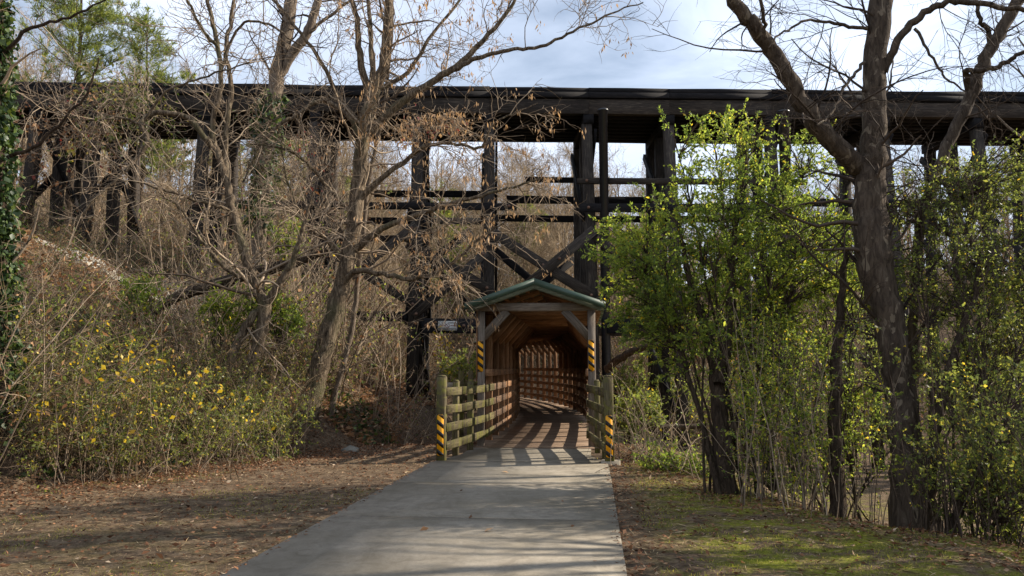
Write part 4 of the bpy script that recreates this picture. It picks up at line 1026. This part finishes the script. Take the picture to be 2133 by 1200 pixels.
# leafy green shrubs low at the front of the bank
for i, (px, y) in enumerate(((60, 10.9), (170, 11.3), (300, 12.1), (420, 13.2), (520, 14.6), (110, 12.2), (240, 12.8), (360, 14.0), (20, 12.0), (200, 14.2), (470, 13.9), (90, 13.4))):
    x = (px - PW / 2) / FPX * y
    canes('leafy_shrub', ('small-leaved green shrub ', 'olive twiggy shrub ')[i % 2] + ('at the foot of the left bank' if i in (0, 1, 2, 3, 4) else 'rising behind the yellow-leaved shrub'), 'shrub', [(x, y), (x + .5, y + .3)], 30, 1.6, M['twig'], .005, .35, group='green shrubs at the bank foot', leafmat=M['shrub_leaf'] if i % 2 else M['privet_dark'], leaf=.042, leaf_n=4200, spread=.42, trop=(0, 0, -.05), side=7)
for i, (px, py, y) in enumerate(((545, 620, 15.5), (590, 650, 15.4), (470, 650, 15.2), (300, 610, 15.5), (600, 500, 19.2))):
    c = at(px, py, y); g = float(height(c[0], c[1]))
    privet('green_shrub', 'light green leafy spray growing among the trunks of the left bank', px, y, 3, [(px, py, y, 45, 50, .4, 1.0)], 40, 1500, M['privet'], leaf=.075, group='green sprays among the trunks', cat='shrub', stem_r=.01)
# yellow-leaved shrub
yc = [(200, 860), (330, 862), (140, 885), (270, 892), (430, 850), (480, 830), (540, 870), (120, 735), (190, 750), (85, 845), (245, 740), (270, 760), (320, 735), (335, 760), (220, 665), (435, 770), (300, 790), (230, 920), (380, 820), (150, 770), (290, 720), (60, 850), (350, 740), (400, 800), (205, 745)]
root = thing('yellow_leaved_shrub', tuple(onground(220, 11.8)), 'shrub with clusters of bright yellow leaves on the left bank', 'shrub')
b0 = onground(220, 11.8); tb = []; CC = []; DD = []
for px, py in yc:
    y = 10.35 + rng.uniform(-.25, .25); c = at(px, py, y); s0 = np.array((c[0] + rng.normal(0, .5), y + .9, 0)); s0[2] = float(height(s0[0], s0[1])) - .1
    t = np.linspace(0, 1, 8)[:, None]; m_ = (s0 + c) / 2 + np.array((0, .1, .35)); P = (1-t)**2*s0 + 2*t*(1-t)*m_ + t**2*c; P[1:-1] += rng.normal(0, .03, (6, 3)); tb.append((P[None], np.linspace(.0045, .002, 8)[None]))
    k_ = rng.integers(4, 11); CC.append(c + rng.normal(0, 1, (k_, 3)) * np.array((.19, .16, .08))); DD.append(np.array((0, -.2, -.45)) + rng.normal(0, .6, (k_, 3)) * np.array((1.3, 1.0, .5)))
part('stems', tube_mesh('stems', tb, 5, M['cane']), root)
part('foliage', leaf_mesh('foliage', np.concatenate(CC), np.concatenate(DD), .062, .62, M['yellow_leaf'], fold=.15, updown=.8), root)
# a second little yellow cluster under the sign, beyond the trestle girt
root = thing('yellow_leaved_sapling', tuple(onground(925, 26)), 'spindly sapling with bright yellow leaves beneath the trespass sign', 'sapling')
c = at(925, 715, 26); s0 = onground(905, 26); t = np.linspace(0, 1, 8)[:, None]; P = s0 * (1 - t) + c * t + rng.normal(0, .05, (8, 3))
part('stems', tube_mesh('stems', [(P[None], np.linspace(.02, .008, 8)[None])], 5, M['cane']), root)
C = c + rng.normal(0, 1, (60, 3)) * np.array((.22, .2, .38)); part('foliage', leaf_mesh('foliage', C, rng.normal(0, .6, C.shape) + np.array((0, 0, -.5)), .13, .6, M['yellow_leaf']), root)

# ivy and low green ground cover on the bank foot
def scatter(n, xr, yr, test, r=rng):
    x = r.uniform(*xr, n); y = r.uniform(*yr, n); k_ = test(x, y); return x[k_], y[k_]
def dfoot(x, y): return np.interp(y, FOOT_Y, FOOT_X) - x
x, y = scatter(90000, (-13, -2.2), (8.5, 21), lambda x, y: (dfoot(x, y) > 0.15) & (dfoot(x, y) < 4.5) & (wob(x, y, 1.1, 7) > -0.1) & (rng.uniform(0, 1, len(x)) < .28))
C = np.stack([x, y, height(x, y) + np.abs(rng.normal(0, .09, len(x)))], 1); D = rng.normal(0, 1, C.shape) * np.array((1, 1, .35))
me = leaf_mesh('ivy_ground_cover', C, D, .085, .85, M['ivy'], updown=1.0); tag(link('ivy_ground_cover', me), 'low ivy ground cover on the left bank', 'ivy', kind='stuff')
# fallen leaves
xs, ys = [], []
x, y = scatter(300000, (-12, -1.0), (4.5, 24), lambda x, y: (rng.uniform(0, 1, len(x)) < (.16 + .8 * sstep(-2.6, -.2, dfoot(x, y)) + 0.0 * x) * .36) & (np.abs(x - (-1.28 + .106 * y)) > 1.52))
xs.append(x); ys.append(y)
x, y = scatter(90000, (.2, 9), (4.5, 17), lambda x, y: (np.abs(x - (-1.28 + .106 * y)) > 1.52) & (rng.uniform(0, 1, len(x)) < .06 + .30 * np.exp(-np.maximum(x - (-1.28 + .106 * y) - 1.5, 0) * 3) + .35 * np.exp(-((x - np.interp(y, BUSH_Y, BUSH_X)) / .5) ** 2)))
xs.append(x); ys.append(y)
x = np.concatenate(xs); y = np.concatenate(ys)
C = np.stack([x, y, height(x, y) + .008 + np.abs(rng.normal(0, .012, len(x)))], 1); D = rng.normal(0, 1, C.shape) * np.array((1, 1, .22))
me = leaf_mesh('leaf_litter', C, D, .046, .55, M['litter'], updown=5, fold=.5); tag(link('leaf_litter', me), 'dry brown leaves littering the ground by the path', 'leaves', kind='stuff')
x, y = scatter(60000, (-20, -3), (17, 32), lambda x, y: dfoot(x, y) > .2)
C = np.stack([x, y, height(x, y) + .02 + np.abs(rng.normal(0, .03, len(x)))], 1); D = rng.normal(0, 1, C.shape) * np.array((1, 1, .3))
x, y = x[::2], y[::2]; C = C[::2]; D = D[::2]
me = leaf_mesh('leaf_litter', C, D, .14, .6, M['dry_leaf'], updown=4, fold=.35); tag(link('leaf_litter', me), 'dry leaves covering the upper left bank below the trestle', 'leaves', kind='stuff')
xs, ys = scatter(70000, (-9, 5), (4.3, 14), lambda x, y: (np.abs(x - (-1.28 + .106 * y)) > 1.5) & (dfoot(x, y) < .5) & (x < np.interp(y, BUSH_Y, BUSH_X) + .5) & (rng.uniform(0, 1, len(x)) < .38 + .25 * wob(x, y, 1.9, 9)))
C = np.stack([xs, ys, height(xs, ys) + .006], 1); D = rng.normal(0, 1, C.shape) * np.array((1, 1, .12))
me = leaf_mesh('straw_litter', C, D, .085, .07, M['straw'], updown=5, fold=.4); tag(link('straw_litter', me), 'dry grass straw and twig bits strewn beside the path', 'straw', kind='stuff')
xs, ys = scatter(26000, (-3, 2.2), (4.3, 14.5), lambda x, y: (np.abs(np.abs(x - (-1.28 + .106 * y)) - 1.5) < rng.exponential(.035, len(x))))
C = np.stack([xs, ys, np.maximum(height(xs, ys) + .008, np.where(np.abs(xs - (-1.28 + .106 * ys)) < 1.5, .0215, -1))], 1); D = rng.normal(0, 1, C.shape) * np.array((1, 1, .12))
me = leaf_mesh('leaf_litter', C, D, .036, .5, M['litter'], updown=6, fold=.4); tag(link('leaf_litter', me), 'leaf crumbs gathered along the edges of the concrete path', 'leaves', kind='stuff')
# stray leaves on the concrete
for i, (px, py) in enumerate(((1172, 1045), (1010, 1108), (960, 1022), (1185, 1097), (880, 1105), (1060, 985), (980, 1080))):
    a = (px - PW/2)/FPX; dd = math.tan(math.atan((py - 600) / FPX) - PITCH); yy = (EYE - .02) / dd; C = np.array([(a * yy, yy, 0.021)])
    me = leaf_mesh('fallen_leaf', C, np.array([(random.uniform(-1, 1), .3, .15)]), .07, .6, M['dry_leaf'], updown=8)
    tag(link('fallen_leaf', me), 'single curled brown leaf lying on the concrete path', 'leaf', 'stray leaves on the path')
# grass and moss tufts on the right
x, y = scatter(150000, (.3, 8), (4.2, 16.5), lambda x, y: (x - (-1.28 + .106 * y) > 1.75) & (wob(x, y, 1.7, 2) + .5 * wob(x, y, 5, 8) > .1) & (x < np.interp(y, BUSH_Y, BUSH_X) + .6) & (rng.uniform(0, 1, len(x)) < .75))
C = np.stack([x, y, height(x, y)], 1); D = np.array((0, 0, 1.0)) + rng.normal(0, .6, C.shape)
me = leaf_mesh('grass', C, D, .022, .25, M['grass'], fold=.1); tag(link('grass', me), 'short sparse grass and moss right of the path', 'grass', kind='stuff')
x, y = scatter(40000, (-8, -1), (4.2, 12), lambda x, y: (x - (-1.28 + .106 * y) < -1.6) & (wob(x, y, 1.3, 5) > .35) & (dfoot(x, y) < .2))
C = np.stack([x, y, height(x, y)], 1); D = np.array((0, 0, 1.0)) + rng.normal(0, .8, C.shape)
me = leaf_mesh('grass', C, D, .022, .2, M['grass'], fold=.1); tag(link('grass', me), 'thin dry grass left of the path', 'grass', kind='stuff')
# pale stones of the embankment
x, y = scatter(30000, (-19, -7), (21.2, 25.6), lambda x, y: (dfoot(x, y) > 6.2) & (dfoot(x, y) < 16) & (np.abs(y - 23.4) + .35 * wob(x, y, 1.3, 3) < 1.9) & (rng.uniform(0, 1, len(x)) < .4))
ico = np.array([(0, 0, 1), (.9, 0, 0), (0, .8, .1), (-.9, .1, 0), (0, -.85, -.1), (0, 0, -.8)]); fc = np.array([(0, 1, 2), (0, 2, 3), (0, 3, 4), (0, 4, 1), (5, 2, 1), (5, 3, 2), (5, 4, 3), (5, 1, 4)])
n = len(x); C = np.stack([x, y, height(x, y)], 1); V = C[:, None] + ico[None] * rng.uniform(.03, .09, (n, 1, 1)) * rng.uniform(.7, 1.3, (n, 6, 1)); F = (np.arange(n) * 6)[:, None, None] + fc[None]
me = mesh_np('gravel', V.reshape(-1, 3), [F.reshape(-1, 3)]); me.materials.append(M['ballast']); tag(link('gravel', me), 'pale ballast stones spilling down the embankment', 'gravel', kind='stuff')
# grey rock at the bank foot
V = []; n1, n2 = 7, 12
for a in range(n1):
    for b in range(n2):
        ph = math.pi * a / (n1 - 1); t_ = 2 * math.pi * b / n2; rr = 1 + .18 * math.sin(3 * t_ + a) + random.uniform(-.1, .1)
        V.append((.17 * rr * math.sin(ph) * math.cos(t_), .13 * rr * math.sin(ph) * math.sin(t_), .10 * rr * math.cos(ph)))
F = [(a * n2 + b, (a + 1) * n2 + b, (a + 1) * n2 + (b + 1) % n2, a * n2 + (b + 1) % n2) for a in range(n1 - 1) for b in range(n2)]
me = mesh_np('rock', np.array(V), [np.array(F)], True); me.materials.append(M['rock'])
o = link('rock', me); o.location = tuple(onground(735, 15.6) + np.array((0, 0, .0))); tag(o, 'grey rock in the shade at the foot of the left bank', 'rock')

# ------------------------------------------------------------------ vines hanging on the trestle at the left
def vine(label, px, py, w, h, y, n, mat, leafmat, ln, red=0):
    c = at(px, py, y); root = thing('vine_tangle', tuple(float(q) for q in c), label, 'vine')
    sx, szz = w / FPX * y, h / FPX * y
    S = np.stack([c[0] + rng.uniform(-sx, sx, n), y + rng.normal(0, .25, n), c[2] + szz * rng.uniform(.2, 1, n)], 1)
    D = np.array((0, 0, -1.0)) + rng.normal(0, .5, S.shape); P = grow(S, D, rng.uniform(.8, 2.0, n) * szz, 12, .28, (0, 0, -.05)); R = taper(rng.uniform(.006, .016, n), 12, .4)
    S2, D2, L2, R2 = spawn(P, R, 5, .1, 1, (40, 90), (.2, .8), .6); P2 = grow(S2, D2, L2, 5, .25); R2 = taper(np.maximum(R2, .005), 5, .5)
    part('stems', multi_tube_mesh('stems', [([(P, R)], 4), ([(P2, R2)], 3)], mat), root)
    C, Dd = along(P2, ln / max(len(P2), 1)); part('foliage', leaf_mesh('foliage', C, Dd * .3 + rng.normal(0, .6, Dd.shape) + np.array((0, 0, -.4)), .12, .6, leafmat), root)
    if red:
        C, Dd = along(P2, red / max(len(P2), 1)); part('red_leaves', leaf_mesh('red_leaves', C, rng.normal(0, .6, Dd.shape) + np.array((0, 0, -.6)), .13, .7, M['red_leaf']), root)
    return root
vine('dead brown vine tangle draped over the far left trestle bents', 110, 300, 110, 120, 25.6, 60, M['twig'], M['dry_leaf'], 900, 60)
vine('green and brown vine curtain hanging from the deck at the second visible bent', 265, 240, 55, 110, 25.4, 60, M['twig'], M['shrub_leaf'], 1300)
vine('bare vine tangle with a few red leaves behind the seed-hung tree', 670, 400, 70, 160, 25.0, 60, M['twig'], M['dry_leaf'], 300, 50)
vine('thin vine with brown leaves hanging by the middle trestle bent', 900, 270, 60, 50, 25.5, 40, M['twig'], M['samara'], 420, 40)

# ------------------------------------------------------------------ woods behind the trestle
def wood_tree(seed, h, nl, den):
    r = np.random.default_rng(seed); n = 12
    t = np.linspace(0, 1, n); P0 = np.stack([.25 * np.sin(t * 3 + seed), .25 * np.cos(t * 2.3 + seed), -.4 + t * h], 1)[None]; R0 = (np.linspace(1, .12, n) * h * .011)[None]
    S, D, L, Rr = spawn(P0, R0, nl / h, .18, .98, (18, 55), (h * .16, h * .42), .5, r); P1 = grow(S, D, L, 9, .1, (0, 0, .05), r); R1 = taper(np.maximum(Rr, .012), 9, .3)
    S, D, L, Rr = spawn(P1, R1, den, .12, 1, (22, 60), (h * .06, h * .16), .5, r); P2 = grow(S, D, L, 6, .13, (0, 0, .03), r); R2 = taper(np.maximum(Rr, .011), 6, .4)
    S, D, L, Rr = spawn(P2, R2, den * 1.2, .1, 1, (22, 65), (h * .03, h * .08), .6, r); P3 = grow(S, D, L, 4, .15, (0, 0, .02), r); R3 = taper(np.maximum(Rr, .009), 4, .5)
    return multi_tube_mesh('bare_wood_tree', [([(P0, R0)], 7), ([(P1, R1)], 4), ([(P2, R2)], 3), ([(P3, R3)], 3)], M['far_twig'])
wm = [wood_tree(s_, h_, 46, 3.4) for s_, h_ in ((1, 12), (2, 14), (3, 10), (4, 13), (5, 8))]
wl_ = ['bare slender tree in the leafless wood behind the trestle']
cnt = 0
for i in range(3000):
    y = 36 + 50 * random.random() ** 1.1; x = (random.uniform(-.78, .78) if random.random() < .6 else random.uniform(-.3, .2)) * y
    if y < 46 and abs(x - 0.6) < 5: continue
    if cnt >= 300: break
    me = random.choice(wm); o = link('bare_wood_tree', me); sc = random.uniform(.68, 1.08) * (.8 if y < 46 else 1)
    o.location = (x, y, float(height(x, y)) - .1); o.rotation_euler = (random.uniform(-.05, .05), random.uniform(-.05, .05), random.uniform(0, 6.28)); o.scale = (sc, sc, sc)
    tag(o, ('tall straight', 'tallest wide-forked', 'slender', 'fine-branched', 'small young')[wm.index(me)] + ' bare tree ' + ('on the slope above the ballast bank' if x < -.22 * y else 'beyond the footbridge' if x < .16 * y else 'far behind the green bushes') + ' past the trestle', 'tree', 'bare trees of the wood behind the trestle'); cnt += 1
# low dry brush beneath those woods
for i in range(210):
    y = random.uniform(31, 72); x = (random.uniform(-.6, .72) if i < 130 else random.uniform(-.22, .2)) * y
    if i >= 130: y = max(y, 44)
    if y < 46 and -4 < x < 4.5 and y > 0: x = random.choice((-1, 1)) * random.uniform(4.5, 12)
    kd = random.choice((0, 0, 1, 2, 2, 3)); st, lf, dl_ = protos[kd]; z = float(height(x, y)); sc = random.uniform(1.3, 2.4) * (1.25 if y > 45 else 1)
    root = empty('undergrowth_shrub', (x, y, z), random.uniform(0, 6.28)); root.scale = (sc, sc, sc); tag(root, ('drooping tan cane clump', 'low dry bramble mound', 'tall thin shrub', 'dark twiggy shrub')[kd] + ' in the undergrowth ' + ('left of' if x < -4 else 'right of' if x > 5 else 'straight beyond') + ' the footbridge past the trestle', 'shrub', 'undergrowth behind the trestle')
    for nm, me in (('stems', st), ('dead_leaves', dl_)) + ((('foliage', lf),) if i % 3 else ()):
        o = bpy.data.objects.new(nm, me); COL.objects.link(o); o.parent = root

# evergreens: pines above and behind the deck
def pine(label, px, y, h, crown_r, seed, group=None):
    r = np.random.default_rng(seed); g = onground(px, y); n = 10; t = np.linspace(0, 1, n)
    root = thing('pine_tree', tuple(float(q) for q in g), label, 'tree', group)
    P0 = (g + np.stack([.2 * np.sin(t * 3), 0 * t, -.3 + t * h], 1))[None]; R0 = (np.linspace(1, .15, n) * h * .013)[None]
    part('trunk', tube_mesh('trunk', [(P0, R0)], 8, M['bark_dark'], .04), root)
    S, D, L, Rr = spawn(P0, R0, 8 if y < 40 else 5.5, .35, .99, (50, 95), (crown_r * .55, crown_r * 1.25), .35, r); P1 = grow(S, D, L, 8, .1, (0, 0, .05), r); R1 = taper(np.maximum(Rr, .012), 8, .3)
    S, D, L, Rr = spawn(P1, R1, 10 if y < 40 else 7, .15, 1, (25, 70), (.3, 1.0), .5, r); P2 = grow(S, D, L, 5, .12, (0, 0, .08), r); R2 = taper(np.maximum(Rr, .006), 5, .4)
    part('branches', multi_tube_mesh('branches', [([(P1, R1)], 4), ([(P2, R2)], 3)], M['twig_dark']), root)
    C, D = along(P2, 26, .2, 1.0, r, cap=70000 if y < 40 else 16000); D = unit(D * .7 + r.normal(0, .6, D.shape) + np.array((0, 0, .25)))
    part('foliage', leaf_mesh('foliage', C, D, .20 if y < 40 else .28, .12 if y < 40 else .2, M['needle'], r), root)
pine('broad green pine rising above the left end of the trestle deck', 120, 36, 15.2, 4.6, 3)
pine('smaller yellow-green pine leaning over the trestle deck beside the broad pine', 270, 34, 11.2, 2.4, 4)
pine('dark pine standing just behind the trestle between the ivy trunk and the seed-hung tree', 590, 44, 13, 2.8, 5)
for i, (px, y, h_) in enumerate(((905, 50, 11.5), (1105, 58, 9.5), (450, 50, 11), (1330, 62, 9), (960, 62, 10), (330, 56, 12), (700, 52, 10))):
    pine('small distant green pine among the bare trees behind the trestle', px, y, h_, 2.3, 20 + i, 'distant pines behind the trestle')
# evergreen bush visible beyond the bridge, both sides
for i, (px, py, y) in enumerate(((960, 760, 34), (1320, 850, 22), (1300, 790, 30), (1400, 820, 30))):
    privet('evergreen_bush', 'rounded dull green bush beyond the trestle near the footbridge', px, y, 4, [(px, py, y, 60 * 22 / y + 15, 45, 1.2, 1.0)], 60, 3600, M['privet_dark'], leaf=.09, group='green bushes beyond the trestle', stem_r=.03)
# leaning mossy branch behind the right railing, and a log on the grass slope
lb = limb([(1262, 770, 22), (1300, 742, 20), (1340, 724, 16), (1400, 715, 10)], 21, 20)
tag(link('leaning_branch', tube_mesh('leaning_branch', [lb], 8, M['bark_dark'], .05)), 'thick bare branch leaning beside the black pipe column', 'branch')
lb = limb([(1270, 884, 14), (1330, 886, 16), (1400, 890, 16), (1470, 886, 12)], 22)
tag(link('mossy_log', tube_mesh('mossy_log', [lb], 8, M['bark_dark'], .05)), 'mossy log lying across the grass slope right of the footbridge', 'log')
